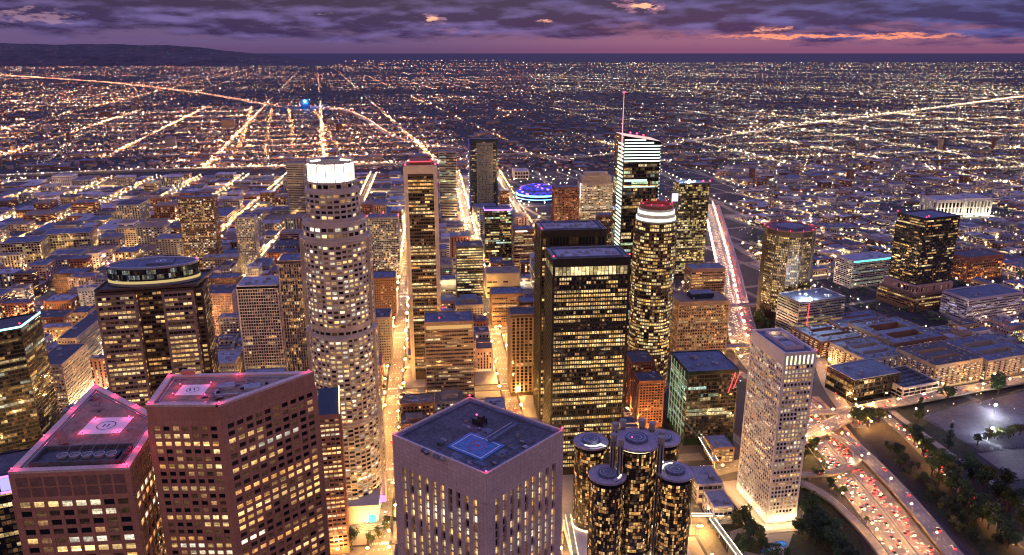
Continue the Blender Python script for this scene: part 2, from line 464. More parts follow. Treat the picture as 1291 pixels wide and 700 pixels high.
# --- two brown granite towers at lower left
def helipad(T, c, sx, z, ang, pad='paint_white', ring='paint_black', edge=None, strokes='two'):
    b = MB(); b.box(c, sx, sx*.86, z+.02, z+.35, ang, 0)
    hp = T.part('helipad', b, [pad])
    r = MB(); disc(r, c, sx*.2, sx*.225, z+.36, 0, 28)
    if strokes == 'two':
        flat(r, off(c, ang, -1.0, 0), .7, 3.0, z+.36, ang); flat(r, off(c, ang, 1.0, 0), .7, 3.0, z+.36, ang)
    elif strokes == 'slant':
        flat(r, off(c, ang, -1.2, 0), .6, 3.0, z+.36, ang+.35); flat(r, off(c, ang, .6, .3), .6, 2.4, z+.36, ang+.35)
    m = T.part('marking', r, [ring], parent=hp)
    m.location = (0, 0, 0)

P = [G(10, 598, 212), G(163, 592, 212), G(204, 528, 212), G(120, 486, 212)]
T = Tower('office_tower', 'brown granite tower with triangular helipad roof and a row of rooftop fans', P, nwin=100, seed=3)
sb = S('granite_brown', base=6, top=13, bay=5.6, fh=4.6, pw=1.5, pd=.55, sh=1.8, sd=.4, cw=1.6, lit=.5, row=.6, run=3, pal=OR+WARM+WHITE+OR, lv=1.35, full=.1)
T.tier(P, 0, 212, sb); T.windows()
PG = surf('polished granite', (.21, .12, .10), .25, .25, .3)
for k in (0, 1):                                      # glassy upper band
    gl = MB()
    a, b = P[k], P[k+1]; L = math.dist(a, b); t = ((b[0]-a[0])/L, (b[1]-a[1])/L); n = (t[1], -t[0]); m = round((L-4)/5.6)
    for i in range(m):
        u = 2+i*(L-4)/m
        for z in (200.4, 205.6):
            gl.wbox(a, t, n, u+.5, u+(L-4)/m-.5, z, z+4.4, 0, .12)
    T.part('upper_panel', gl, [PG])
T.roof(P, 212, 'roof_tan', 'granite_pink', 1.0, 3.2)
a01 = math.atan2(P[1][1]-P[0][1], P[1][0]-P[0][0]); fx = (math.cos(a01), math.sin(a01)); fy = (-fx[1], fx[0])
pc = off(P[0], a01, 25.5, 11.5)
pit = MB()
pit.box(pc, 36, 14, 212.06, 212.5, a01)
for k, (x, y, sx, sy) in enumerate(((0, -7, 37, .7), (0, 7, 37, .7), (-18.6, 0, .7, 14.6), (18.6, 0, .7, 14.6))):
    pit.box(off(pc, a01, x, y), sx, sy, 212.06, 214.6, a01)
T.part('equipment_pit', pit, ['roof_dark'])
tr = MB(); tr.box(off(pc, a01, 3.5, -2.2), 26, 7.6, 212.5, 214.2, a01); T.part('cooling_unit', tr, ['dark_metal'])
for i in range(5):
    c = off(pc, a01, -7+i*5.2, -2.2)
    f = MB(); f.ring(circ(c, 2.3, 20), circ(c, 2.0, 20), 214.2, 215.2); fo = T.part('fan', f, ['steel'])
    f2 = MB(); disc(f2, c, 0.1, 2.0, 214.5, 0, 20); T.part('fan_grille', f2, ['grey'], parent=fo)
    b = MB(); b.tube([(*off(c, a01, 0, 2.4), 214.2), (*off(c, a01, 1.6, 6), 217.0)], .12, 5); T.part('pipe', b, ['pole_grey'])
hc = G(134, 536, 212.5); helipad(T, hc, 19.5, 212, a01)
rb = MB(); rb.box(G(78, 552, 213), 2.6, 15, 212.06, 213.3, a01+.6); T.part('roof_box', rb, ['brick'])
for x, y in ((120, 506), (126, 512)):
    b = MB(); p = G(x, y, 212); b.tube([(*p, 212), (*p, 217)], [.35, .1], 6); T.part('mast', b, ['brick'])
ed = inset(P, 1.2)
bp = [(*ed[k], 213.6) for k in range(4)]
for k in range(4):
    for w in ((.33, .66) if k != 0 else (.97,)):
        a, b = ed[k], ed[(k+1) % 4]; bp.append((a[0]*(1-w)+b[0]*w, a[1]*(1-w)+b[1]*w, 213.6))
for dx in (-8, 8):
    for dy in (-7, 7): bp.append((*off(hc, a01, dx, dy), 212.9))
T.beacons(bp, .42)
for p in bp: lamp((p[0], p[1], p[2]+1.2), (1, .04, .14), 620, .3)
def clutter(T, P, z, n, ang, seed, avoid):
    r = random.Random(seed); c = ctr(P)
    for _ in range(n):
        k = r.randrange(len(P)); w = r.uniform(.2, .78); p = (c[0]*(1-w)+P[k][0]*w+r.uniform(-4, 4), c[1]*(1-w)+P[k][1]*w+r.uniform(-4, 4))
        if any(math.dist(p, a) < d for a, d in avoid): continue
        T.unit(p, r.uniform(.8, 2.4), r.uniform(.7, 1.8), z+.06, r.uniform(.5, 1.5), ang, r.choice(['grey', 'steel', 'dark_metal']), r.choice(['roof_white', 'roof_blue']), 'roof_unit')
    b = MB()
    for j in range(24):
        k = r.randrange(len(P)); w = r.uniform(.05, .7); p = (c[0]*(1-w)+P[k][0]*w, c[1]*(1-w)+P[k][1]*w)
        if any(math.dist(p, a) < d+3 for a, d in avoid): continue
        flat(b, p, r.uniform(2, 7), r.uniform(1.2, 4), z+.07+.003*j, ang+r.choice((0, .4)), r.randrange(3))
    T.part('roof_patch', b, ['roof_dark', 'roof_tan', 'brick_dark'], kind='stuff')
    b = MB(); q = inset(P, 4.0); b.ring(q, inset(q, .35), z+.06, z+.4); T.part('rig_track', b, ['steel'])
clutter(T, P, 212, 28, a01, 8, [(hc, 13), (pc, 22)])
LM['brown granite tower with fans'] = ctr(P)
OC = ctr(P)

P = [G(184, 513, 238), G(277, 513, 238), G(396, 470, 238), G(212, 474, 238)]
T = Tower('office_tower', 'brown granite tower with wide angled roof and small white helipad', P, nwin=100, seed=5)
T.tier(P, 0, 238, dict(sb, base=6, top=8.5, bay=4.4, fh=3.75, pw=1.4, sh=1.55, cw=1.5, lit=.4, row=.75, run=6, full=.12, dark=.2)); T.windows()
T.roof(P, 238, 'roof_tan', 'granite_pink', .9, 2.6)
helipad(T, G(243, 491, 238.5), 12.5, 238, .05, strokes='slant')
rb = MB()
for (x, y) in ((286, 489), (318, 490)):
    rb.box(G(x, y, 238), 7, 5, 238.06, 239.6, .4)
T.part('roof_unit', rb, ['roof_white'])
rb = MB(); rb.box(G(283, 500, 238), 12, .8, 238.06, 239.2, .2); rb.box(G(272, 497, 238), .8, 4, 238.06, 239.2, .2); T.part('roof_rail', rb, ['steel'])
rb = MB(); rb.box(G(238, 474, 238), 6, 2, 238.06, 241, .1); T.part('roof_box', rb, ['granite_brown'])
ed = inset(P, 1.0)
bp = [(*ed[k], 239.4) for k in range(4)]+[(*G(x, y, 239), 239) for x, y in ((227, 485), (266, 483), (218, 497), (258, 498), (300, 473))]
T.beacons(bp, .36)
for p in bp: lamp((p[0], p[1], p[2]+1.2), (1, .04, .12), 380, .3)
clutter(T, P, 238, 28, .3, 9, [(G(243, 491, 238), 10)])
LM['brown tower with angled roof'] = ctr(P)

# --- slim brown wing with sloped glass roof
P, h = photo_box(401, 428, 524, 700, 22, (.98, .2), (-.2, .98))
T = Tower('office_wing', 'narrow brown office wing with sloping blue glass roof beside round white tower', P, nwin=60)
T.tier(P, 0, h, dict(sb, top=3, bay=3.4, fh=4.0, pw=.7, sh=2.0, cw=.8, lit=.45, row=.8, run=9)); T.windows()
b = MB(); A, B, C, D = P
b.quad((*A, h), (*B, h), (*C, h+12), (*D, h+12)); b.quad((*B, h), (*C, h), (*C, h+12), (*B, h+.1)); b.quad((*D, h), (*A, h), (*A, h+.1), (*D, h+12)); b.quad((*C, h), (*D, h), (*D, h+12), (*C, h+12))
T.part('glass_roof', b, ['glass_blue'])
b = MB(); b.tube([(*B, h), (*B, h+1), (*C, h+13)], .35, 6); T.part('light_strip', b, ['warm_strip'])

# --- pale granite tower with blue helipad (front centre)
P = [G(494, 547, 224), G(613, 597, 224), G(711, 541, 224), G(592, 499, 224)]
P = inset(P, 1.5)
T = Tower('office_tower', 'square pale granite tower with vertical piers and a blue rooftop helipad', P, nwin=100, seed=11)
T.tier(P, 0, 222, S('glass_black', grid='granite_pink', base=5, top=13, bay=4.7, fh=3.9, pw=2.2, pd=1.5, sh=.9, sd=.12, cw=2.6, topd=1.504, lit=.7, row=.35, run=3, pal=WARM+[(1, .84, .56)], lv=1.25))
T.windows()
Q = inset(P, -1.5)
T.roof(Q, 222, 'roof_dark', 'granite_pink', 1.6, .9)
b = MB(); b.ring(inset(Q, .95), inset(Q, 2.6), 222.06, 222.9); T.part('window_track', b, ['roof_blue'])
a = math.atan2(P[1][1]-P[0][1], P[1][0]-P[0][0])
hc = G(600, 562, 222.5)
b = MB(); b.box(hc, 19.5, 16, 222.06, 222.5, a); hp = T.part('helipad', b, ['paint_blue'])
b = MB()
for x, y, sx, sy in ((0, -6.6, 16.4, .38), (0, 6.6, 16.4, .38), (-8.2, 0, .38, 13.56), (8.2, 0, .38, 13.56)): flat(b, off(hc, a, x, y), sx, sy, 222.52, a)
T.part('outline', b, ['paint_white'], parent=hp)
b = MB(); disc(b, hc, 3.5, 3.95, 222.53, 0, 28)
flat(b, off(hc, a, -1.2, 0), .5, 3.6, 222.53, a+.5); flat(b, off(hc, a, 1.2, 0), .5, 3.6, 222.53, a+.5); flat(b, hc, 2.4, .5, 222.53, a+.5)
T.part('marking', b, ['paint_red'], parent=hp)
b = MB(); b.box(off(hc, a, 2.5, 16), 1.6, 20, 222.06, 223.4, a); T.part('duct', b, ['roof_blue'])
b = MB(); b.box(off(hc, a, -.5, 16), .5, 20, 222.06, 222.8, a); T.part('pipe', b, ['roof_white'])
b = MB(); q = off(hc, a, -12, 17); b.box(q, 5.5, 4.5, 222.06, 225, a); b.box(off(q, a, 1, 0), 2.5, 2.5, 225, 226.5, a); T.part('stair_house', b, ['dark_metal'])
rr = random.Random(4)
for i in range(34):
    x, y = rr.uniform(-20, 20), rr.uniform(-19, 19)
    if abs(x) < 12 and abs(y) < 10: continue
    T.unit(off(hc, a, x, y), rr.uniform(1, 3), rr.uniform(.8, 2), 222.06, rr.uniform(.6, 1.4), a, rr.choice(['grey', 'roof_dark', 'steel']), rr.choice(['roof_blue', 'roof_white']), 'roof_unit')
b = MB()
for i in range(26):
    x, y = rr.uniform(-15, 16), rr.uniform(-15, 17)
    if abs(x) < 11 and abs(y) < 9: continue
    flat(b, off(hc, a, x, y), rr.uniform(2, 7), rr.uniform(1.5, 4), 222.07+i*.002, a)
T.part('roof_patch', b, ['roof_blue'], kind='stuff')
ed = inset(Q, .5); bp = [(*p, 224.1) for p in ed]+[(*off(hc, a, -12, 15), 227)]
T.beacons(bp, .5)
for p in bp: lamp((p[0], p[1], p[2]+1.2), (1, .05, .1), 160, .3)
LM['pale granite tower with blue helipad'] = ctr(P)

# --- tall round white tower with lit glass crown
c = G(417, 212, 298); UC = c
def lobed(c, r, dr, n=36, w=3):
    out = []
    for k in range(n):
        a0 = 2*math.pi*(k-.5)/n+GA; big = (k % 9) in (0, 1, 8)[:w]
        rr = r+dr if big else r
        prev = ((k-1) % 9) in (0, 1, 8)[:w]
        if big != prev:
            out.append((c[0]+(r if big else r+dr)*math.cos(a0), c[1]+(r if big else r+dr)*math.sin(a0)))
        out.append((c[0]+rr*math.cos(a0), c[1]+rr*math.sin(a0)))
    return out
P = lobed(c, 27.0, 2.6)
T = Tower('skyscraper', 'tallest round white stone skyscraper with brightly lit glass crown', P, nwin=100, seed=21)
us = S('stone_pale', base=18, base2=2.5, top=2, bay=4.8, fh=4.1, pw=1.25, pd=.45, sh=1.9, sd=.3, cw=.0, ext=0, lit=.52, row=.55, run=2, pal=WARM+WHITE, lv=1.15, minL=3.2)
T.tier(P, 0, 88, dict(us, lit=.6, sh=1.7, pw=.9, run=5))
T.tier(lobed(c, 26.4, 2.4), 88, 166, us)
T.tier(circ(c, 25.2, 30), 166, 171, dict(us, base2=.3, top=.5, lit=.05, fh=4.2))
T.tier(lobed(c, 25.6, 2.2), 171, 244, us)
T.tier(circ(c, 25.0, 30, GA), 244, 258, dict(us, lit=.35))
T.tier(circ(c, 20.8, 26, GA), 258, 283, dict(us, pal=OR+WARM, lit=.3))
T.tier(circ(c, 18.6, 24, GA), 283, 289, dict(us, lit=.1, base2=.5, top=.5))
T.windows()
for z, r, q in ((258, 25.0, 20.8), (244, 28.0, 24.6), (88, 29.8, 26.2)):
    b = MB(); b.ring(circ(c, r, 36), circ(c, r-.6, 36), z, z+1.1); T.part('parapet', b, ['stone_pale'])
b = MB(); cp = circ(c, 17.6, 32)
b.prism(cp, 289, 303, 0, top=False); T.part('crown_glass', b, ['crown'])
b = MB()
for k in range(16):
    q = circ(c, 18.0, 16)[k]; b.box(q, .7, .7, 289, 305.4, 6.283*k/16)
b.ring(circ(c, 18.3, 32), circ(c, 17.3, 32), 303, 304.6); b.ring(circ(c, 18.6, 32), circ(c, 17.3, 32), 288.4, 289.3)
T.part('crown_frame', b, ['stone_pale'])
b = MB(); b.prism(circ(c, 17.2, 24), 301, 301.8); T.part('roof', b, ['roof_dark'])
T.unit(c, 14, 10, 301.8, 4, GA, 'grey', 'roof_blue')
LM['round crowned skyscraper'] = c
# stone base block with shop front
bc = G(445, 662, 0)
b = MB(); b.box((c[0]+4, c[1]-24), 46, 26, 0, 17, GA); T.part('base_block', b, ['stone_pale'])
b = MB(); b.box((c[0]+4, c[1]-24), 48, 28, 17, 18.2, GA); T.part('cornice', b, ['stone_pale'])
T.part('canopy', (lambda q: (q.box((c[0]+24, c[1]-38.6), 6, 1.2, 4, 10, GA), q)[1])(MB()), ['led_cyan'])

# --- twin black towers
cnp = S('dark_metal', base=8, base2=.4, top=.4, bay=2.2, fh=4.05, pw=.55, pd=.3, sh=1.55, sd=.2, cw=1.6, lit=.62, row=.7, run=5, pal=WARM+OR[1:], lv=1.05, full=.12, dark=.16)
def twin(pts, label, seed, lm, lit):
    P = pts
    T = Tower('office_tower', label, P, 'twin black office towers', nwin=100, seed=seed)
    T.tier(P, 0, 62, dict(cnp, lit=lit)); T.tier(inset(P, .4), 62, 68, dict(cnp, lit=0)); T.tier(P, 68, 146, dict(cnp, lit=lit))
    T.tier(inset(P, .4), 146, 153, dict(cnp, lit=0)); T.tier(P, 153, 197, dict(cnp, lit=lit*.9))
    T.tier(inset(P, .5), 197, 206, dict(cnp, fh=8.2, sh=.5, lit=.9 if seed == 31 else .05, row=0, bay=3.4, pal=[(1, .74, .34)], lv=.95))
    T.tier(P, 206, 212, dict(cnp, pd=.3, sd=0, fh=5, sh=.4, bay=1.5, pw=.6, lit=0, nowin=1))
    T.windows()
    T.roof(P, 212, 'roof_white', 'dark_metal', 1.2, 1.0)
    b = MB(); b.ring(inset(P, 4), inset(P, 5), 212.06, 214); T.part('roof_screen', b, ['roof_blue'])
    cc = ctr(P); rr = random.Random(seed)
    for i in range(9): T.unit(off(cc, GA, -24+i*6, rr.uniform(-8, 8)), 3, rr.uniform(3, 7), 212.06, rr.uniform(1.5, 3), GA, 'steel', 'roof_white')
    e = inset(P, .8); T.beacons([(*p, 214.8) for p in e[:2 if seed == 31 else 1]], .7)
    for p in e[:2 if seed == 31 else 1]: lamp((p[0], p[1], 217), (1, .05, .1), 200, .3)
    LM[lm] = cc
    return T
A = G(697, 327, 213)
T = twin(rect(A, 69, 42), 'nearer black office tower of the twin pair, full of lit windows', 31, 'nearer black twin tower', .78)
A = G(682, 291, 213)
twin(rect((A[0], A[1]), 68, 43), 'farther black office tower of the twin pair, half hidden behind its twin', 37, 'farther black twin tower', .5)

# --- black slab tower with pale corner columns
A = G(511, 214, 258); P = rect(A, 33.5, 36)
T = Tower('office_tower', 'slim black tower with pale corner columns and a reddish roof screen', P, nwin=100, seed=41)
T.tier(P, 0, 258, S('bronze', base=10, top=7, bay=2.7, fh=4.1, pw=.35, pd=.15, sh=1.8, sd=.1, cw=2.2, lit=.5, row=.8, run=7, pal=OR+WARM, lv=.95, full=.12)); T.windows()
cl = MB()
for p in P: cl.box(p, 4.6, 4.6, 0, 261, GA)
T.part('corner_column', cl, ['stone_pale'])
b = MB(); b.ring(inset(P, -.9), inset(P, .6), 253, 262.5); T.part('top_band', b, ['stone_pale'])
T.roof(P, 258, 'roof_dark', 'bronze', 0)
b = MB(); b.box(ctr(P), 24, 22, 258.1, 267, GA); T.part('roof_screen', b, ['brick'])  # brick colour stands in for the red light on the screen
b = MB(); b.ring(rect(off(ctr(P), GA, -12.4, -11.4), 24.8, 22.8), rect(off(ctr(P), GA, -12, -11), 24, 22), 265.4, 266.4); T.part('light_strip', b, ['led_red'])
T.beacons([(*p, 263) for p in P[:2]], .6)
LM['slim black tower with pale corners'] = ctr(P)

# --- dark granite tower with elliptical glass top
P = [G(118, 366, 205), G(248, 358, 205), G(259, 345, 205), G(130, 353, 205)]
P = [P[0], P[1], (P[1][0]-4, P[1][1]+44), (P[0][0]-6, P[0][1]+44)]
T = Tower('office_tower', 'broad dark granite tower crowned by an oval glass drum with helipad', P, nwin=100, seed=51)
gs = S('granite_brown', base=8, top=3, bay=3.3, fh=4.1, pw=.4, pd=.3, sh=1.9, sd=.35, cw=1.4, lit=.55, row=.5, run=4, pal=OR+WARM, lv=.9)
a = P[0]; L = math.dist(P[0], P[1]); t = ((P[1][0]-a[0])/L, (P[1][1]-a[1])/L); n = (-t[1], t[0])
gs['wall'] = 'bronze'; gs['grid'] = surf('dark granite', (.25, .18, .16), .4, .2, .06)
L3 = L/3.0
T.tier(rect(a, L3*1.15, 40, t, n), 0, 202, gs)
m = (a[0]+t[0]*L3*1.15+n[0]*5, a[1]+t[1]*L3*1.15+n[1]*5)
T.tier(rect(m, L3*.78, 34, t, n), 0, 203, dict(gs, grid='bronze', wall='glass_black', pal=OR, lit=.45))
m = (a[0]+t[0]*L3*1.93, a[1]+t[1]*L3*1.93)
T.tier(rect(m, L3*.92, 40, t, n), 0, 202, gs)
m = (a[0]+t[0]*(L3*2.85)+n[0]*4, a[1]+t[1]*(L3*2.85)+n[1]*4)
T.tier(rect(m, L3*.15+3, 30, t, n), 0, 200, dict(gs, grid='bronze', lit=.6))
T.windows()
T.roof(P, 203, 'roof_dark', 'bronze', 2.0, .5)
oc = off(ctr(P), 0, 0, 0); ea = math.atan2(t[1], t[0])
ov = circ(oc, 35, 40, 0, 17, ea)
T2 = T; T.panes = []
T.tier(ov, 205.1, 218, S('glass_blue', base2=.3, top=.3, bay=1.8, fh=3.8, pw=.2, pd=.25, sh=.5, sd=.2, cw=0, ext=0, lit=.5, row=.5, pal=[(.75, .8, .7), (.9, .8, .5), (.4, .45, .5)], lv=.22, minL=2, run=2))  # pale pane glow imitates whitish reflections on the drum glass
T.nwin = 0; T.windows()
b = MB(); b.ring(circ(oc, 35.4, 40, 0, 17.4, ea), circ(oc, 33.5, 40, 0, 15.5, ea), 218, 219.6); T.part('drum_rim', b, ['steel'])
b = MB(); b.ring(circ(oc, 35.6, 40, 0, 17.6, ea), circ(oc, 34, 40, 0, 16, ea), 204, 206); T.part('drum_rim', b, ['steel'])
b = MB(); b.poly([(*p, 218.4) for p in circ(oc, 33.4, 40, 0, 15.4, ea)]); T.part('drum_roof', b, ['roof_blue'])
b = MB(); b.ring(circ(oc, 35.5, 40, 0, 17.5, ea), circ(oc, 35.0, 40, 0, 17.0, ea), 206.1, 208.2); T.part('light_band', b, [emit('dim yellow lit band', (1, .72, .28), .5)])
b = MB(); hq = off(oc, ea, 6, 1); b.box(hq, 20, 15, 218.5, 220.2, ea); hp = T.part('helipad', b, ['roof_blue'])
b = MB(); disc(b, hq, 3.2, 3.8, 220.22, 0, 24); flat(b, hq, 1, 4, 220.22, ea); T.part('marking', b, ['paint_white'], parent=hp)
T.beacons([(*off(oc, ea, -34, 0), 220.5), (*off(oc, ea, 34, 0), 220.5)], .7)
LM['dark tower with oval glass top'] = ctr(P)

# --- white gridded slab tower at right
P = [G(948, 415, 157), G(990, 445, 157), G(1030, 442, 157)]
P.append((P[0][0]+P[2][0]-P[1][0], P[0][1]+P[2][1]-P[1][1]))
P = inset(P, .5)
T = Tower('office_tower', 'white gridded slab tower with lit louvres at its top beside the freeway', P, nwin=100, seed=61)
T.tier(P, 0, 155, S('glass_black', grid='white_conc', base=9, top=9.5, bay=3.0, fh=3.75, pw=.95, pd=.5, sh=1.25, sd=.4, cw=.9, topd=.504, lit=.62, row=.45, run=3, pal=OR+WARM+[(1, .8, .5)], lv=.9)); T.windows()
Q = inset(P, -.5); T.roof(Q, 155, 'roof_blue', 'white_conc', 1.6, 1.4)
a = P[1]; b_ = P[2]; L = math.dist(a, b_); t = ((b_[0]-a[0])/L, (b_[1]-a[1])/L); n = (t[1], -t[0])
for i in range(7):
    b = MB(); b.wbox(a, t, n, 1.2+i*L/7.2, 2.6+i*L/7.2, 146.2, 153.8, .5, .62); T.part('lit_louvre', b, ['led_green'])
ra = math.atan2(P[2][1]-P[1][1], P[2][0]-P[1][0]); rc = ctr(P)
b = MB(); b.ring(rect(off(rc, ra, -8, -18), 16, 34, (math.cos(ra), math.sin(ra)), (-math.sin(ra), math.cos(ra))), rect(off(rc, ra, -7.2, -17.2), 14.4, 32.4, (math.cos(ra), math.sin(ra)), (-math.sin(ra), math.cos(ra))), 155.1, 158.5); T.part('roof_screen', b, ['lav'])
b = MB(); b.box(off(rc, ra, 0, -8), 9, 9, 155.1, 157, ra); b.box(off(rc, ra, 0, 6), 8, 5, 155.1, 156.6, ra); T.part('roof_unit', b, ['roof_white'])
lamp((*off(rc, ra, 0, 12), 157.5), (1, .62, .25), 900, .5)
b = MB(); b.ring(inset(P, -.12), inset(P, .1), .6, 7.6); T.part('lobby_light', b, ['warm_strip'])
b = MB()
for k in range(4):
    n_ = round(math.dist(P[k], P[(k+1) % 4])/3.0)
    for j in range(n_): b.box((P[k][0]+(P[(k+1) % 4][0]-P[k][0])*j/n_, P[k][1]+(P[(k+1) % 4][1]-P[k][1])*j/n_), 1.3, 1.3, .5, 8.9, ra)
T.part('colonnade', b, ['white_conc'])
b = MB(); q = inset(P, -14); b.prism(q, .16, .5); T.part('plaza_slab', b, ['plaza'])
for k in range(2):
    for w in (.05, .2, .35, .5, .65, .8, .95):
        p0, p1 = (inset(P, -6)[k], inset(P, -6)[k+1]); lamp((p0[0]*(1-w)+p1[0]*w, p0[1]*(1-w)+p1[1]*w, 3.5), (1, .6, .24), 3200, .3)
T.beacons([(*Q[2], 157)], .5)
LM['white gridded tower'] = ctr(P)

# --- cluster of five mirrored glass cylinders
CC = G(803, 545, 112)
T = Tower('hotel', 'hotel of five mirrored glass cylinders with bronze lit windows and grey disc roofs', circ(CC, 34, 8), nwin=100, seed=71, reserve=False)
RES.append(circ(CC, 52, 12))
hs = S('glass_black', grid='dark_metal', base=12, base2=3, top=2.5, bay=1.75, fh=3.0, pw=.2, pd=.2, sh=.5, sd=.0, cw=0, ext=0, lit=.32, row=.15, run=2, col=1, pal=[(1, .40, .10), (1, .48, .14), (1, .52, .16), (1, .6, .22)], lv=.95, mirror=1, minL=2)  # lit column runs also imitate gold vertical reflections
cyl = [(CC, 15.2, 104)]
for (x, y) in ((766, 598), (851, 594), (745, 556), (836, 552)): cyl.append((G(x, y, 84), 13.2, 82))
for c, r, h in cyl:
    T.tier(circ(c, r, 28, .1), 8 if c != CC else 14, h, hs)
T.windows()
DR = surf('weathered roof paint', (.31, .28, .36), .7, .4, .25)
for c, r, h in cyl:
    big = c is CC or c == CC
    b = MB(); R1 = r+(3.2 if big else .9)
    b.prism(circ(c, R1, 36), h+.8, h+2.0, 0, bottom=True); T.part('disc_roof', b, [DR])
    b = MB(); b.ring(circ(c, R1, 36), circ(c, R1-.6, 36), h+2.0, h+2.4); T.part('disc_rim', b, [DR])
    b = MB(); b.prism(circ(c, r*.55, 28), h+2.0, h+4.2); T.part('roof_drum', b, ['roof_blue'])
    b = MB()
    for q0, q1 in ((.22, .27), (.40, .45), (.64, .68)): disc(b, c, r*q0, r*q1, h+4.24 if q1 < .5 else h+2.05, 0, 32)
    T.part('roof_ring', b, ['roof_white'])
    if not big:
        d = math.atan2(CC[1]-c[1], CC[0]-c[0])
        b = MB(); disc(b, c, r*.62, r*.86, h+2.6, 0, 20, d-1.8, d+.25); T.part('ramp', b, ['roof_white'])
        b = MB(); disc(b, c, r*.70, r*.78, h+3.1, 0, 20, d-1.3, d+.2)
        p0 = off(c, d, r*.76, 0); b.tube([(*p0, h+3.1), (*off(c, d, r*1.25, 0), h+4.5)], .6, 6); T.part('light_strip', b, ['white_strip'])
        lamp((*off(c, d-.4, r*.75, 0), h+6), (1, .9, .75), 900, .4)
        # slender lift shafts between the cylinders
        for s_ in (-1, 1):
            q = off(CC, d-math.pi, 18.3, s_*4.2); b = MB()
            b.prism(circ(q, 2.3, 14), 0, 110, 0); b.prism(circ(q, 2.6, 14), 110, 113.5, 0); sh = T.part('lift_shaft', b, ['grey'])
            b = MB(); w = math.atan2(-q[1], -q[0])
            for s2 in (-.5, .5):
                e = off(q, w+s2, 2.31, 0); b.box(e, .3, .9, 2, 108, w+s2)
            T.part('lift_slot', b, ['dark_metal'], parent=sh)
        mid = off(CC, d-math.pi, 24, 0); b = MB(); b.box(mid, 14, 5, 8, 80, d); T.part('link_wall', b, ['glass_black'])
b = MB(); b.ring(circ(CC, 15.9, 36), circ(CC, 15.3, 36), 103.0, 103.9); T.part('light_ring', b, ['warm_strip'])
lamp((*G(797, 552, 117), 118), (1, .35, .1), 420, .4); T.beacons([(*G(797, 552, 116), 116)], .5)
b = MB(); b.box(off(CC, GA, 0, 0), 92, 92, 0.2, 8, GA); T.part('podium', b, ['lav'])
b = MB()
for c, r, h in cyl[1:]: b.ring(circ(c, r+1.0, 28), circ(c, r+.4, 28), 8.02, 9.2)
T.part('podium_light', b, ['warm_strip'])
for c, r, h in cyl[1:]:
    for k in range(5): lamp((*off(c, k*1.2566-1.6, r+3.5, 0), 10.5), (1, .62, .28), 500, .4)
LM['cylinder hotel'] = CC

# --- tall sail-topped tower with spire
A = G(787, 180, 282); P = rect(A, 45, 46)
wr = math.dist(P[0], P[1])
T = Tower('skyscraper', 'tall dark glass skyscraper with white lit stripes, slanted top and spire', P, nwin=100, seed=81)
T.tier(P, 0, 262, S('glass_black', grid='dark_metal', base=8, top=1, bay=2.6, fh=4.2, pw=.2, pd=.15, sh=1.2, sd=.1, cw=.8, lit=.38, row=.8, run=6, pal=GREEN+WARM, lv=.8)); T.windows()
b = MB(); A0, B0, C0, D0 = P
for (p, z) in (): pass
zt = [290, 283, 283, 290]
i = len(b.v); b.v += [(*P[k], 262.02) for k in range(4)]+[(*P[k], zt[k]) for k in range(4)]
for q in ((0, 1, 5, 4), (1, 2, 6, 5), (2, 3, 7, 6), (3, 0, 4, 7), (4, 5, 6, 7)): b.f.append(q); b.m.append(0); b.g.append(None); b.uv += [(0, 0)]*4
T.part('sail_crown', b, ['glass_black'])
t = D2; n = (D2[1], -D2[0])
for k in range(8):
    z = 259+k*3.6; w = 45*(1 if k < 6 else (.82 if k == 6 else .6))
    b = MB(); b.wbox(A0, t, n, 0.6, w-.6, z, z+1.7, .16, .5); T.part('light_strip', b, ['led_white'])
tl = (-D1[0], -D1[1]); nl = (-D2[0], -D2[1])
for k in range(34):
    z = 120+k*4.8; b = MB(); b.wbox(D0, tl, nl, 20, 45.4, z, z+2.0, .16, .5); T.part('light_strip', b, ['led_white'])
b = MB()
for k in range(40): b.wbox(B0, (-t[0], -t[1]), n, -.6, .4, 100+k*4.2, 101.6+k*4.2, .16, .6)
T.part('edge_lights', b, ['led_cool'])
b = MB(); b.wbox(A0, t, n, 2, 30, 235, 238, .2, .4); b.wbox(A0, t, n, 2, 40, 228, 229.6, .2, .4); T.part('lit_terrace', b, ['led_cool'])
b = MB(); sp_ = (A0[0]-1.5, A0[1]+8); b.tube([(*sp_, 262), (*sp_, 300), (*sp_, 338)], [.9, .55, .3], 8); T.part('spire', b, [emit('pinkish lit spire', (1, .45, .5), .9)])
T.beacons([(*sp_, 338.5), (*off(A0, GA, 8, 4), 292), (*off(A0, GA, 16, 4), 291), (*off(A0, GA, 24, 4), 289)], 1.2)
LM['striped skyscraper with spire'] = ctr(P)

# --- round-fronted tower with two white light rings
c = G(832, 272, 215); c = (c[0], c[1]+22)
T = Tower('office_tower', 'round-fronted dark tower ringed by two bright white bands near its top', circ(c, 24, 12), nwin=100, seed=91)
ts = S('bronze', base=8, base2=.5, top=.5, bay=2.6, fh=4.0, pw=.5, pd=.25, sh=1.5, sd=.2, cw=0, ext=0, lit=.62, row=.5, run=4, pal=WARM+[(1, .8, .38)], lv=1.0, minL=2)
T.tier(circ(c, 24, 28), 0, 196, ts); T.tier(circ(c, 22.5, 28), 196, 206, dict(ts, lit=.8, lv=1.1)); T.windows()
for z, r in ((206, 22), (213, 20.4)):
    b = MB(); b.prism(circ(c, r-1, 28), z, z+7); T.part('setback', b, ['stone_pale'])
    b = MB(); b.ring(circ(c, r, 36), circ(c, r-.9, 36), z+1.5, z+4.6); T.part('light_ring', b, ['led_white'])
b = MB(); b.ring(circ(c, 18, 28), circ(c, 17.3, 28), 220, 224); T.part('parapet', b, ['brick'])
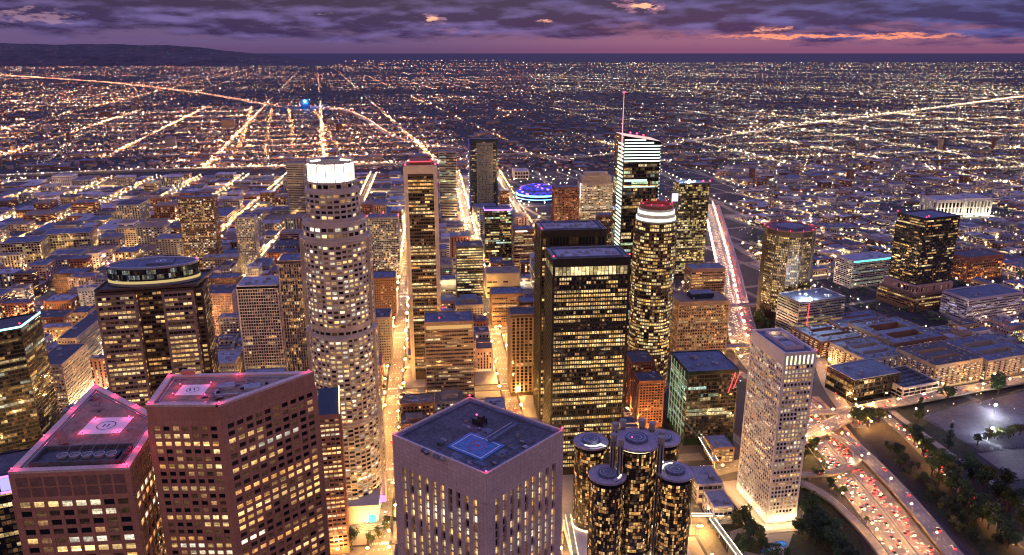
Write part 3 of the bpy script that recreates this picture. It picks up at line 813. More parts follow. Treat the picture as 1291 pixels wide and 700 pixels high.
b = MB(); b.prism(circ(c, 17, 24), 220, 220.6); T.part('roof', b, ['paint_red'])
T.beacons([(*p, 225) for p in circ(c, 17, 9)], .55)
for p in circ(c, 10, 5): lamp((*p, 223.5), (1, .07, .08), 260, .3)
LM['round tower with white light rings'] = c

# --- grid helper for the remaining towers
def mid(name, label, xl, xr, yt, yb, depth, st, lm=None, roof='roof_blue', nwin=0, units=3, t=D2, q=D1, group=None, seed=0, ph=1.2):
    P, h = photo_box(xl, xr, yt, yb, depth, t, q)
    T = Tower(name, label, P, group, nwin=nwin, seed=seed)
    T.tier(P, 0, h, st); T.windows(); T.roof(P, h, roof, st.get('grid', st['wall']), ph, .5)
    scatter_units(T, P, h, units, T.rng, math.atan2(t[1], t[0]))
    T.P, T.h = P, h
    if lm: LM[lm] = ctr(P)
    return T
APT = S('brick_dark', base=5, top=2, bay=3.0, fh=3.2, pw=.9, pd=.3, sh=1.2, sd=.5, cw=1, lit=.4, row=.2, run=1, pal=WARM+OR+WHITE, lv=1.0)
WGRID = S('white_conc', base=6, top=3, bay=3.0, fh=3.7, pw=.7, pd=.5, sh=.8, sd=.4, cw=.8, lit=.07, row=.4, run=3, pal=WARM, lv=.7, wall_=0)
FINS = S('bronze', grid='stone_grey', base=6, top=3, bay=3.6, fh=3.9, pw=.8, pd=1.0, sh=.8, sd=.1, cw=.8, lit=.25, row=.4, run=2, pal=OR, lv=.6)
DGL = S('glass_black', grid='dark_metal', base=6, top=1.5, bay=2.6, fh=3.9, pw=.2, pd=.15, sh=1.2, sd=.1, cw=.6, lit=.3, row=.7, run=6, pal=GREEN+WARM, lv=.75)
TAN = S('tan_conc', base=6, top=4, bay=3.2, fh=3.9, pw=.3, pd=.15, sh=1.9, sd=.35, cw=.8, lit=.35, row=.8, run=8, pal=OR+WARM, lv=.7)
TGR = dict(TAN, pw=1.0, pd=.5, sh=1.4, run=2, row=.3, lit=.45)

mid('apartment_tower', 'brown apartment tower with scattered lit windows and a grey roof block', 223, 268, 250, 352, 26, dict(APT), 'brown apartment tower', nwin=60)
mid('office_tower', 'slim stepped beige tower with a pointed roof block', 296, 320, 275, 350, 24, dict(APT, wall='stone_grey', lit=.45), 'slim stepped beige tower')
T = mid('office_tower', 'white concrete tower with a dark window grid and cluttered white roof', 298, 350, 362, 505, 38, dict(WGRID, wall='glass_black', grid='white_conc', bay=2.7, pw=.5, sh=.9), 'white grid tower', 'roof_white', 80, 7)
T = mid('office_tower', 'dark bronze tower with tall pale vertical fins and blue roof', 350, 386, 330, 505, 32, dict(FINS, bay=2.6), 'bronze finned tower', 'roof_blue', 80)
T.beacons([(*T.P[0], T.h+2), (*T.P[1], T.h+2)], .6)
mid('office_tower', 'grey horizontal-banded tower directly behind the round crowned skyscraper', 360, 382, 206, 290, 30, dict(TAN, wall='stone_grey', lit=.2), 'grey banded tower')
T = mid('apartment_tower', 'dark apartment block with scattered lit windows and red roof beacons', 463, 502, 275, 352, 32, dict(APT, wall='grey', lit=.5), 'beacon apartment block', nwin=60)
T.beacons([(*p, T.h+3) for p in T.P[:2]]+[(*ctr(T.P), T.h+4)], 1.3)
T = mid('hotel_tower', 'tall blue-grey hotel tower with pale gridded centre and glass edges', 591, 627, 176, 272, 36, S('glass_blue', grid='glass_blue', base=6, top=6, bay=2.9, fh=3.8, pw=.4, pd=.2, sh=1.3, sd=.2, cw=4, lit=.10, row=.3, run=2, pal=WHITE+WARM, lv=.5), 'blue-grey hotel tower', nwin=60)
b = MB(); b.box(off(T.P[0], GA, 38, 0), 40, 2, 8, T.h-8, GA); T.part('pale_panel', b, [surf('slate panel', (.11, .115, .15), .5, .2, .1)])
b = MB()
for r_ in range(44):
    for c_ in range(11):
        if T.rng.random() < .85:
            l = T.rng.choice([0, 0, .02, .25, .5]) ; e = off(T.P[0], GA, 20.5+c_*3.4, -1.05)
            zz = 14+r_*4.1
            if zz < T.h-14: b.wbox(e, D2, (D2[1], -D2[0]), 0, 1.8, zz, zz+2, 0, .06, 0, (l, l*.75, l*.45))
tag(T.part('panel_window', b, ['pane']), kind='stuff')
b = MB(); b.wbox(T.P[0], D2, (D2[1], -D2[0]), 0, .9, 20, T.h, .2, .6); T.part('light_strip', b, ['led_deep'])
mid('office_tower', 'pale blue-grey glass tower left of the tall hotel tower', 553, 575, 192, 275, 30, dict(DGL, wall='glass_blue', grid='steel', lit=.3, lv=.5), 'pale glass tower')
T = mid('apartment_tower', 'dark green glass tower topped with a violet light line', 611, 645, 265, 335, 32, dict(DGL, wall='glass_green', lit=.4), 'violet-topped glass tower', nwin=60)
b = MB(); b.ring(inset(T.P, -.4), inset(T.P, .2), T.h-1.5, T.h+1.0); T.part('light_strip', b, ['led_purple'])
T = mid('office_tower', 'brown banded tower with a white lit strip under its roof', 648, 674, 290, 340, 30, dict(TAN, wall='brick_dark', lit=.55, row=.5), 'brown tower with white strip')
b = MB(); b.wbox(T.P[0], D2, (D2[1], -D2[0]), 3, 24, T.h-4, T.h-2, .4, .7); T.part('light_strip', b, ['white_strip'])
mid('office_tower', 'black slab tower striped with yellow lit floors', 575, 609, 312, 400, 34, dict(DGL, wall='dark_metal', sh=1.8, sd=.25, lit=.75, row=.5, run=10, pal=[(1, .72, .32), (1, .8, .44)], pw=0, pd=0), 'black striped slab', 'roof_dark', 60, 4)
T = mid('mural_building', 'narrow cream building with floodlit painted front', 554, 575, 354, 396, 26, S('cream', base=3, top=14, bay=4, fh=4, pw=1, pd=.0, sh=2, sd=0, cw=1, lit=.3), 'floodlit cream building')
for u in (.2, .5, .8):
    a, b_ = T.P[0], T.P[1]; lamp((a[0]*(1-u)+b_[0]*u+.8, a[1]*(1-u)+b_[1]*u-5, T.h-3), (1, .8, .5), 2200, .5)
T = mid('office_building', 'tan office block with horizontal bands and blue equipment roof', 535, 597, 408, 524, 34, dict(TAN, bay=2.6, sh=2.2, fh=4.2, top=8), 'tan banded block', 'roof_blue', 80, 8)
b = MB(); b.wbox(T.P[0], D2, (D2[1], -D2[0]), 2, math.dist(T.P[0], T.P[1])-2, T.h-7, T.h-3, .0, .5); T.part('lit_band', b, [emit('dim lit soffit', (1, .55, .2), .55)])
T.beacons([(*off(T.P[0], GA, 16, 6), T.h+3)], .7)
T = mid('theatre_block', 'big windowless cream block beside the avenue', 613, 655, 346, 376, 42, S('cream', base=4, top=9, bay=9, fh=8, pw=.8, pd=.4, sh=6, sd=.0, cw=1, lit=.1, nowin=.7), 'windowless cream block', 'roof_tan')
mid('office_building', 'low brown building below the windowless cream block', 620, 660, 372, 412, 34, dict(TAN, wall='brick_dark', lit=.2), 'low brown building')
T = mid('office_building', 'brown concrete tower with rounded vertical fins', 644, 678, 398, 500, 26, dict(FINS, wall='bronze', grid='tan_conc', bay=5, pw=1.8, pd=1.6, lit=.12), 'brown finned tower', 'roof_dark', 60)
mid('office_building', 'dark brown tower set behind the brown finned tower', 656, 682, 382, 470, 24, dict(FINS, grid='brick_dark', bay=3), 'dark brown tower')
T = mid('office_tower', 'dull red tower with dim red lit floors', 699, 730, 237, 290, 34, dict(TGR, wall='brick', pal=OR+[(1, .25, .12)], lv=.55, lit=.5), 'dull red tower')
T = mid('office_tower', 'cream gridded tower floodlit from below with bright corner edges', 732, 774, 232, 287, 36, dict(TGR, wall='cream', lit=.55, pal=WARM+WHITE, lv=.85), 'floodlit cream tower', nwin=60)
a = T.P[0]; W = math.dist(T.P[0], T.P[1])
P2 = rect(off(a, GA, 5, 5), W-10, 26); T.tier(P2, T.h, T.h+16, dict(TGR, wall='cream', base2=1, lit=.4)); 
b = MB(); b.prism(rect(off(a, GA, 12, 9), W-24, 16), T.h+16, T.h+24); T.part('penthouse', b, ['cream']); T.panes = T.panes[-40:]; T.nwin = 0; T.windows()
for u, v_ in ((-3, -3), (W+3, -3)):
    for z in (T.h-4, T.h-30, T.h-60): lamp((*off(a, GA, u, v_), z), (1, .82, .52), 5000, .6)
b = MB(); b.box(off(a, GA, 0.2, -.8), 1, 1, T.h-30, T.h+2, GA); b.box(off(a, GA, W-.2, -.8), 1, 1, T.h-10, T.h+2, GA); T.part('light_strip', b, ['white_strip'])
mid('office_building', 'brown building with lit floors between cream tower and striped skyscraper', 755, 776, 272, 312, 26, dict(TGR, wall='brick_dark'), 'small brown building')
T = mid('office_tower', 'dark tower with yellow lit windows beside the freeway and white roof lamps', 857, 895, 232, 352, 36, dict(DGL, wall='bronze', bay=2.4, lit=.5, row=.3, run=2, pal=[(1, .72, .25), (1, .8, .4)], lv=.75), 'dark tower by the freeway', nwin=60)
T.beacons([(*T.P[1], T.h+3), (*off(T.P[1], GA, -12, 0), T.h+3)], 1.5)
b = MB(); b.octa((*off(T.P[0], GA, 18, 4), T.h+4), 2.0); b.octa((*off(T.P[0], GA, 8, 2), T.h-8), 1.6); T.part('roof_lamp', b, ['flood'])
b = MB(); b.box(off(T.P[0], GA, -7, 4), 12, 8, 8, T.h-14, GA); T.part('side_wing', b, ['bronze'])
b = MB(); b.box(off(T.P[0], GA, -7, -.4), 11, .6, T.h-30, T.h-16, GA); T.part('lit_sign', b, [emit('pale violet sign', (.8, .75, 1), 1.0)])
mid('office_building', 'brown stepped building with lit top storeys behind the tan grid block', 872, 915, 340, 398, 30, dict(TAN, wall='brick_dark', lit=.35, row=.4), 'brown stepped building')
T = mid('office_building', 'tan concrete office with square window grid and blue rooftop box', 856, 920, 382, 462, 38, dict(TGR, bay=3.2, sh=1.6), 'tan grid office', 'roof_tan', 80, 3)
b = MB(); b.box(off(ctr(T.P), GA, 2, 2), 30, 17, T.h+.06, T.h+7, GA, 0, 1); T.part('roof_box', b, ['glass_blue', 'roof_blue'])
# green glass office with lit frame
A = G(868, 472, 62); P, h = photo_box(868, 932, 470, 562, 52, (.993, .12), (-.12, .993))
T = Tower('office_building', 'dark green glass office with lit edge frame beside the cylinder hotel', P, nwin=100)
T.tier(P, 0, h, S('glass_green', grid='dark_metal', base=8, top=3, bay=2.6, fh=4.0, pw=.15, pd=.15, sh=.9, sd=.1, cw=1, lit=.22, row=.9, run=9, pal=GREEN, lv=.6)); T.windows(); T.roof(P, h, 'roof_blue', 'glass_green', 1.0, .8); scatter_units(T, P, h, 8, T.rng)
a, b_ = P[3], P[0]; L = math.dist(a, b_); t = ((b_[0]-a[0])/L, (b_[1]-a[1])/L); n = (t[1], -t[0])
b = MB()
for k in range(6): b.wbox(a, t, n, 2+k*(L-4)/6, 2.7+k*(L-4)/6, 6, h-2, .16, .5)
for k in range(1, 9): b.wbox(a, t, n, 2, L-2, 6+k*(h-8)/9, 6.6+k*(h-8)/9, .16, .45)
T.part('lit_frame', b, [emit('pale lit frame', (.62, .85, .5), .35)])
b = MB(); b.prism(rect(P[0], math.dist(P[0], P[1]), 2), .2, 3.5); 
b = MB(); t = (P[1][0]-P[0][0], P[1][1]-P[0][1])
for k in range(2):
    e = off(P[1], .12, -10+k*5, -.6); b.tube([(*e, h-24+k*4), (*off(e, .12, 6, 0), h-2)], .35, 5)
T.part('red_lights', b, ['led_red'])
LM['green glass office'] = ctr(P)
# red brick pair
T = mid('apartment_building', 'red brick apartment block with flat roof left of green glass office', 806, 838, 482, 540, 24, dict(APT, wall='brick', lit=.12, pal=OR, lv=.5), 'red brick block', 'roof_dark', 60)
mid('apartment_building', 'long red brick block with dark roof beyond the brick apartment block', 797, 826, 458, 520, 34, dict(APT, wall='brick', lit=.12, pal=OR, lv=.5), 'long red brick block', 'roof_dark')
# --- west of the freeway
c = G(1007, 290, 142)
P6 = circ((c[0], c[1]+34), 36, 12, .2)
T = Tower('office_tower', 'twelve-sided dark bronze tower with yellow windows and red-lit rim', P6, nwin=100, seed=95)
T.tier(P6, 0, 138, S('bronze', grid='bronze', base=16, top=7, bay=2.6, fh=3.5, pw=.8, pd=.5, sh=1.1, sd=.3, cw=.6, ext=0, lit=.45, row=.5, run=3, pal=[(1, .66, .26), (1, .74, .36)], lv=.9)); T.windows(); T.roof(P6, 138, 'roof_dark', 'brick', 1.4, .8)
b = MB(); b.prism(circ(ctr(P6), 20, 12), 138.1, 141); T.part('roof_drum', b, ['roof_blue'])
T.beacons([(*p, 140) for p in inset(P6, .5)], .55)
for p in inset(P6, 2)[::2]: lamp((*p, 142), (1, .05, .1), 900, .3)
LM['dark bronze round tower'] = ctr(P6)
T = mid('office_building', 'mid-rise glass office with a vertical red light strip and bright roof lamp', 1008, 1066, 382, 432, 44, dict(DGL, grid='steel', wall='glass_blue', sh=1.7, sd=.25, lit=.3, lv=.6, pal=WARM), 'glass office with red strip', 'roof_blue', 60, 5, E2, E1)
b = MB(); b.wbox(T.P[0], E2, (E2[1], -E2[0]), 16, 17, 3, T.h-2, .25, .7); T.part('light_strip', b, ['led_red'])
b = MB(); b.octa((*off(T.P[0], .34, 18, 1), T.h+3), 2.6); T.part('roof_lamp', b, ['flood'])
lamp((*off(T.P[0], .34, 18, -4), 4), (1, .2, .1), 6000, .5)
a = G(1168, 275, 146); P = [G(1132, 267, 146), a, G(1211, 271, 146)]; P.append((P[0][0]+P[2][0]-a[0], P[0][1]+P[2][1]-a[1]))
T = Tower('office_tower', 'black glass tower with few lit floors on a pinkish base block', P, nwin=80, seed=96)
T.tier(P, 40, 144, dict(DGL, base2=1, lit=.28, row=.8, run=4, pal=WARM+OR, lv=.7, sh=1.5)); T.windows(); T.roof(P, 144, 'roof_blue', 'dark_metal', 1.5, .8)
T.panes = []; T.nwin = 0
T.tier(inset(P, -4), 27, 40, S('pink_stucco', base2=1, top=2, bay=5, fh=8, pw=2, pd=.2, sh=3, sd=.2, lit=.05, nowin=.5))
T.tier(inset(P, -9), 0, 27, dict(DGL, wall='brick_dark', grid='brick_dark', sh=1.6, sd=.3, lit=.35, pal=WARM)); T.windows()
T.beacons([(*p, 146.5) for p in P[:3]]+[(*off(P[1], 0, 8, 8), 146.5)], .9)
LM['black glass tower'] = ctr(P)
T = mid('parking_block', 'white decked building topped with a cyan light line', 1076, 1128, 330, 364, 40, S('white_conc', base=3, top=2, bay=6, fh=3.4, pw=.6, pd=.2, sh=1.3, sd=.4, cw=1, lit=.4, lv=.35, row=.8, run=9, pal=GREEN), 'cyan-topped white deck', 'roof_white', t=E2, q=E1)
b = MB(); b.wbox(T.P[0], E2, (E2[1], -E2[0]), 1, math.dist(T.P[0], T.P[1])-1, T.h-2, T.h, .5, .9); T.part('light_strip', b, ['led_cyan'])
T = mid('office_building', 'square brown building with an orange lit corner', 1222, 1266, 326, 356, 44, S('brick', base=4, top=6, bay=5, fh=5, pw=1.5, pd=.3, sh=2, sd=.3, cw=2, lit=.15, pal=[(1, .35, .08)], lv=1.0), 'square brown building', 'roof_dark', t=E2, q=E1)
mid('office_building', 'long lavender office block with rows of pale windows', 1222, 1290, 378, 408, 46, S('lav', base=4, top=2, bay=3.4, fh=3.8, pw=.4, pd=.15, sh=1.9, sd=.3, cw=1, lit=.3, pal=[(1, .8, .7), (.8, .7, 1)], lv=.45, row=.6), 'lavender office block', 'roof_blue', t=E2, q=E1)
for x0, x1, w in ((1182, 1216, 'left'), (1219, 1251, 'right')):
    T = mid('civic_building', f'floodlit white colonnaded block, {w} of a distant pair', x0, x1, 253 if w == 'left' else 251, 272, 60, S('white_conc', base=4, top=5, bay=9, fh=18, pw=3, pd=1.4, sh=2, sd=.4, cw=2, lit=.5, lv=.5, pal=[(1, .85, .55)]), None, 'roof_white')
    a, b_ = T.P[0], T.P[1]
    for k in range(6):
        u = k/5; lamp((a[0]*(1-u)+b_[0]*u, a[1]*(1-u)+b_[1]*u-8, 3), (1, .88, .6), 14000, 1)
# far left glass tower cut by the frame
a = G(25, 410, 142)
P = [(a[0]-70, a[1]-12), a, (a[0]-5, a[1]+42), (a[0]-74, a[1]+30)]
P = [G(-75, 428, 142), G(25, 410, 142)]; P = [P[0], P[1], (P[1][0]-6, P[1][1]+40), (P[0][0]-6, P[0][1]+40)]
T = Tower('office_tower', 'dark glass tower at left edge with a blue-white light line along its roof', P, nwin=80, seed=97)
T.tier(P, 0, 140, dict(DGL, lit=.2, row=.8, pal=WARM+[(.9, .95, .7)], lv=.5)); T.windows(); T.roof(P, 140, 'roof_dark', 'dark_metal', 1.4, .8)
b = MB(); L = math.dist(P[0], P[1]); t = ((P[1][0]-P[0][0])/L, (P[1][1]-P[0][1])/L)
b.wbox(P[0], t, (t[1], -t[0]), 0, L, 139.6, 141.3, .2, .8); L2 = math.dist(P[1], P[2]); t2 = ((P[2][0]-P[1][0])/L2, (P[2][1]-P[1][1])/L2)
b.wbox(P[1], t2, (t2[1], -t2[0]), 0, L2, 139.6, 141.3, .2, .8); T.part('light_strip', b, [emit('ice blue line', (.35, .75, 1), 2.6)])
T.beacons([(*P[1], 143)], .8)
LM['left edge glass tower'] = ctr(P)
P = [G(-60, 612, 150), G(17, 598, 150)]; P = [P[0], P[1], (P[1][0]-3, P[1][1]+30), (P[0][0]-3, P[0][1]+30)]
T = Tower('office_tower', 'dark tower cut by the left edge with glowing violet sign at its top', P, seed=98)
T.tier(P, 0, 150, dict(DGL, lit=.3, pal=WARM)); T.windows(); T.roof(P, 150, 'roof_dark', 'dark_metal')
b = MB(); L = math.dist(P[0], P[1]); t = ((P[1][0]-P[0][0])/L, (P[1][1]-P[0][1])/L); n = (t[1], -t[0])
b.wbox(P[0], t, n, L-8, L+.4, 149, 150.2, .2, .6); b.wbox(P[0], t, n, L-8, L+.4, 139, 140.2, .2, .6); b.wbox(P[0], t, n, L-.6, L+.4, 140.2, 149, .2, .6); T.part('violet_sign', b, ['led_purple'])
b = MB(); b.wbox(P[0], t, n, L-7.6, L-1, 140.6, 148.6, .05, .3); T.part('sign_face', b, [emit('violet sign face', (.55, .5, 1), .8)])
# cream gridded pair, far left
for k, (x0, x1, y0, y1) in enumerate(((0, 50, 308, 338), (53, 113, 297, 326))):
    mid('office_building', ('cream block with lit white window frames at left edge' if k == 0 else 'cream block with lit white window frames, right of its twin'), x0, x1, y0, y1, 56, S('glass_black', grid='cream', base=3, top=2, bay=5, fh=5.2, pw=1.0, pd=.6, sh=1.1, sd=.5, cw=1, lit=.25, lv=.5), 'cream gridded block' if k == 0 else 'second cream gridded block', 'roof_blue', t=(.96, .28), q=(-.28, .96))
# floodlit white block and long cream block on the left avenue
for (x0, x1, y0, y1, d, nm, lb) in ((40, 78, 462, 528, 62, 'white_block', 'white floodlit block whose side glows over the bright avenue'), (72, 96, 428, 478, 120, 'cream_block', 'long cream block with blue roof on the bright avenue'), (38, 80, 402, 428, 34, 'brick_block', 'red brick block behind the left edge tower')):
    T = mid(nm.replace('white_block', 'office_building').replace('cream_block', 'office_building').replace('brick_block', 'office_building'), lb, x0, x1, y0, y1, d, S('cream' if nm != 'brick_block' else 'brick', base=4, top=2, bay=3.2, fh=3.8, pw=1.2, pd=.2, sh=1.8, sd=.15, cw=1, lit=.3, lv=.7), None, 'roof_dark')
    a, b_ = T.P[1], T.P[2]
    for k in range(7):
        u = k/6; lamp((a[0]*(1-u)+b_[0]*u+5, a[1]*(1-u)+b_[1]*u, 7), (1, .82, .5), 11000 if nm == 'white_block' else 4500, .5)
for (x0, x1, y0, y1, d, mt, lb) in ((255, 292, 372, 425, 46, 'pink_stucco', 'pink block with many small windows right of oval-topped tower'), (262, 300, 352, 385, 30, 'brick_dark', 'brown block behind the pink block'),
        (128, 170, 376, 402, 40, 'pink_stucco', 'pale pink low block behind oval-topped tower'), (262, 296, 460, 520, 40, 'cream', 'cream low block in front of white grid tower'), (60, 100, 322, 345, 40, 'cream', 'plain cream block in front of the cream gridded pair'),
        (66, 106, 346, 376, 34, 'brick_dark', 'brown block in front of the plain cream block'), (300, 352, 486, 545, 40, 'grey', 'low grey block with tanks at foot of white grid tower'), (452, 498, 352, 400, 36, 'brick_dark', 'brown lit block beside the bright avenue'), (455, 492, 402, 460, 36, 'grey', 'blue-roofed block on left side of the avenue')):
    mid('office_building', lb, x0, x1, y0, y1, d, S(mt, base=4, top=2, bay=3.0, fh=3.6, pw=1.3, pd=.15, sh=1.9, sd=.1, cw=1, lit=.2, lv=.6, run=1, pal=OR+WARM), None, R.choice(['roof_blue', 'roof_dark', 'roof_white']), units=5)
# arena with blue lit dome
c = G(679, 254, 0); ac = (c[0], c[1]+40)
T = Tower('arena', 'round sports arena with blue and red lights on its domed roof', circ(ac, 62, 12), seed=99)
b = MB(); b.prism(circ(ac, 60, 40), 0, 20, 0, 0); T.part('wall', b, ['glass_blue'])
for z0, z1 in ((6, 8), (14, 19)):
    b = MB(); b.ring(circ(ac, 60.8, 40), circ(ac, 60.1, 40), z0, z1); T.part('light_ring', b, ['led_blue'])
b = MB(); rings = [circ(ac, 60*math.cos(k*.19), 40) for k in range(8)]; zz = [20+20*math.sin(k*.19) for k in range(8)]
for k in range(7):
    for j in range(40):
        mt = 2 if (j+k) % 2 or k in (2, 5) else 0
        if (j+2*k) % 13 == 0: mt = 1
        b.quad((*rings[k][j], zz[k]), (*rings[k][(j+1) % 40], zz[k]), (*rings[k+1][(j+1) % 40], zz[k+1]), (*rings[k+1][j], zz[k+1]), mt)
T.part('dome', b, ['led_deep', 'led_purple', 'roof_blue'])
LM['blue lit arena'] = ac
T = mid('hall_building', 'white lit hall left of the blue lit arena', 648, 667, 216, 226, 60, S('white_conc', base=2, top=2, bay=9, fh=9, pw=2, pd=.4, sh=3, sd=.3, cw=2, lit=.6, lv=.6), None, 'roof_white')
# ------------------------------------------------------------------ ground, roads
def W(w, c): return (w*D2[0]+c*D1[0], w*D2[1]+c*D1[1])
EO = (330.0, 1000.0)
def V(w, c): return (EO[0]+w*E2[0]+c*E1[0], EO[1]+w*E2[1]+c*E1[1])
def smooth_line(pts, sub=6):
    out = []
    n = len(pts)
    for k in range(n-1):
        p0, p1, p2, p3 = pts[max(0, k-1)], pts[k], pts[k+1], pts[min(n-1, k+2)]
        for j in range(sub):
            t = j/sub
            out.append(tuple(.5*((2*p1[i])+(-p0[i]+p2[i])*t+(2*p0[i]-5*p1[i]+4*p2[i]-p3[i])*t*t+(-p0[i]+3*p1[i]-3*p2[i]+p3[i])*t**3) for i in range(2)))
    out.append(pts[-1]); return out
def normals(L):
    out = []
    for k in range(len(L)):
        a, b = L[max(0, k-1)], L[min(len(L)-1, k+1)]; d = math.dist(a, b) or 1
        out.append(((b[1]-a[1])/d, -(b[0]-a[0])/d))        # to the right of travel
    return out
def ribbon(mb, L, o0, o1, z, m=0):
    Nn = normals(L)
    for k in range(len(L)-1):
        p = lambda i, o: (L[i][0]+Nn[i][0]*o, L[i][1]+Nn[i][1]*o, z)
        mb.quad(p(k, o1), p(k+1, o1), p(k+1, o0), p(k, o0), m)
def rail(mb, L, o, z0, z1, th=.35, m=0):
    Nn = normals(L)
    for k in range(len(L)-1):
        p = lambda i, q, z: (L[i][0]+Nn[i][0]*(o+q), L[i][1]+Nn[i][1]*(o+q), z)
        mb.quad(p(k, th, z0), p(k+1, th, z0), p(k+1, th, z1), p(k, th, z1), m)
        mb.quad(p(k+1, 0, z0), p(k, 0, z0), p(k, 0, z1), p(k+1, 0, z1), m)
        mb.quad(p(k, th, z1), p(k+1, th, z1), p(k+1, 0, z1), p(k, 0, z1), m)
def dashes(mb, L, o, z, on=3, gap=9, w=.18):
    Nn = normals(L); acc = 0
    for k in range(len(L)-1):
        d = math.dist(L[k], L[k+1]); s = 0
        n = max(1, int(d/(on+gap)))
        for j in range(n):
            t0 = j/n; t1 = t0+on/d
            if t1 > 1: break
            f = lambda t, q: (L[k][0]+(L[k+1][0]-L[k][0])*t+Nn[k][0]*(o+q), L[k][1]+(L[k+1][1]-L[k][1])*t+Nn[k][1]*(o+q), z)
            mb.quad(f(t0, w), f(t1, w), f(t1, -w), f(t0, -w))
def pxl(pts, z=0): return smooth_line([G(x, y, z) for x, y in pts])
def reserve_line(L, half):
    Nn = normals(L)
    for k in range(0, len(L)-1, 2):
        j = min(len(L)-1, k+2)
        RES.append([(L[k][0]+Nn[k][0]*half, L[k][1]+Nn[k][1]*half), (L[j][0]+Nn[j][0]*half, L[j][1]+Nn[j][1]*half),
                    (L[j][0]-Nn[j][0]*half, L[j][1]-Nn[j][1]*half), (L[k][0]-Nn[k][0]*half, L[k][1]-Nn[k][1]*half)])

# ground sheet: dark town floor, block-sized tonal changes, reaches the shore
m, nt, o = newmat('town ground'); L_ = nt.links.new
b = N(nt, 'ShaderNodeBsdfPrincipled', i_Roughness=.9)
geo = N(nt, 'ShaderNodeNewGeometry'); vo = N(nt, 'ShaderNodeTexVoronoi', i_Scale=.022); no = N(nt, 'ShaderNodeTexNoise', i_Scale=.004, i_Detail=8.0)
L_(geo.outputs['Position'], vo.inputs['Vector']); L_(geo.outputs['Position'], no.inputs['Vector'])
cr = N(nt, 'ShaderNodeValToRGB'); cr.color_ramp.elements[0].color = (.013, .014, .018, 1); cr.color_ramp.elements[1].color = (.055, .05, .066, 1)
ad = N(nt, 'ShaderNodeMath', operation='MULTIPLY'); L_(vo.outputs['Color'], ad.inputs[0]); L_(no.outputs['Fac'], ad.inputs[1])
ml = N(nt, 'ShaderNodeMath', operation='MULTIPLY'); ml.inputs[1].default_value = 1.7; L_(ad.outputs[0], ml.inputs[0])
L_(ml.outputs[0], cr.inputs[0]); L_(cr.outputs[0], b.inputs['Base Color']); L_(b.outputs[0], o.inputs[0]); M['ground'] = m
g = MB(); SH = 34000
g.quad((-40000, -800, -.02), (40000, -800, -.02), (40000, SH, -.02), (-40000, SH, -.02)); tag(g.build('ground', ['ground']), kind='structure')
m, nt, o = newmat('sea'); b = N(nt, 'ShaderNodeBsdfPrincipled', i_Roughness=1.0, i_Base_Color=(.05, .04, .09, 1)); nt.links.new(b.outputs[0], o.inputs[0]); M['sea'] = m
g = MB(); g.quad((-160000, SH, -.5), (160000, SH, -.5), (160000, 260000, -.5), (-160000, 260000, -.5)); tag(g.build('sea', ['sea']), kind='structure')
# headland hills
hb = MB(); rr = random.Random(3); pr = []
for k in range(121):
    x = -23500+k*150; u = k/120
    hh = (700-130*u)*min(1, (1-u)*3.2)**.8*min(1, .55+u*4) if u < 1 else 0
    hh *= (1+.022*math.sin(k*.3)+.012*math.sin(k*.71+1)+.006*math.sin(k*2.7)); pr.append((x, max(0, hh)))
for k in range(120):
    (x0, h0), (x1, h1) = pr[k], pr[k+1]
    rows = ((0, 0), (900, .42), (1900, .72), (3000, 1.0), (5200, .7), (8000, 0))
    for (d0, f0), (d1, f1) in zip(rows, rows[1:]):
        y0 = 22500+d0; y1 = 22500+d1
        hb.quad((x0, y0, h0*f0-1), (x1, y0, h1*f0-1), (x1, y1, h1*f1-1), (x0, y1, h0*f1-1))
tag(hb.build('hills', ['hill'], smooth=True), kind='structure')

# freeway and ramps
FW = pxl([(1290, 830), (1215, 760), (1158, 700), (1115, 645), (1075, 597), (1042, 556), (1010, 515), (972, 474), (950, 446), (938, 415), (929, 380), (921, 340), (910, 300), (898, 258)])
RA = pxl([(1330, 840), (1262, 770), (1203, 700), (1162, 650), (1122, 605), (1088, 572), (1062, 549)], 6)
RB = pxl([(1155, 760), (1108, 692), (1078, 657), (1046, 628), (1012, 609), (975, 600)], 5)
RC = pxl([(985, 599), (1040, 597), (1066, 591), (1080, 581), (1078, 568), (1063, 556), (1046, 546)], 6)
OV = pxl([(960, 570), (1012, 553), (1040, 540), (1078, 520), (1120, 509), (1180, 498), (1291, 478), (1400, 458)], 5)
OB = pxl([(985, 522), (1035, 520), (1070, 518), (1108, 512)], 5)
NR = pxl([(1085, 540), (1062, 512), (1046, 488), (1035, 458), (1030, 425), (1032, 400)])
HS = pxl([(1108, 518), (1136, 542), (1165, 570), (1200, 605), (1250, 652), (1330, 715)])
PS = pxl([(1120, 516), (1160, 545), (1225, 592), (1300, 640)])
S2 = pxl([(875, 600), (925, 588), (990, 575)])
I10 = smooth_line([G(*p) for p in ((-60, 226), (100, 219), (330, 212), (480, 209), (560, 205), (640, 196), (720, 200), (790, 193), (840, 184), (900, 175), (1000, 160), (1080, 151), (1160, 140), (1230, 131), (1330, 118))])
I11 = smooth_line([G(*p) for p in ((720, 205), (640, 192), (570, 188), (520, 180), (485, 168), (462, 152), (430, 139), (380, 134), (330, 132), (250, 118), (130, 104), (0, 95), (-120, 88))])
fm = MB(); mk = MB(); rl = MB()
ribbon(fm, FW, -24, 17.5, .03); tag(fm.build('freeway', ['freeway']), kind='structure')
for o_ in (-20, -16.3, -12.6, -8.9, -5.2, 4.6, 8.3, 12): dashes(mk, FW, o_, .04)
for o_ in (-23.6, -1.8, 1.6, 16.6): ribbon(mk, FW, o_, o_+.22, .04)
rail(rl, FW, -.3, 0, 1.1, .6); rail(rl, FW, -24.4, 0, 1.0); rail(rl, FW, 17.6, 0, 1.0)
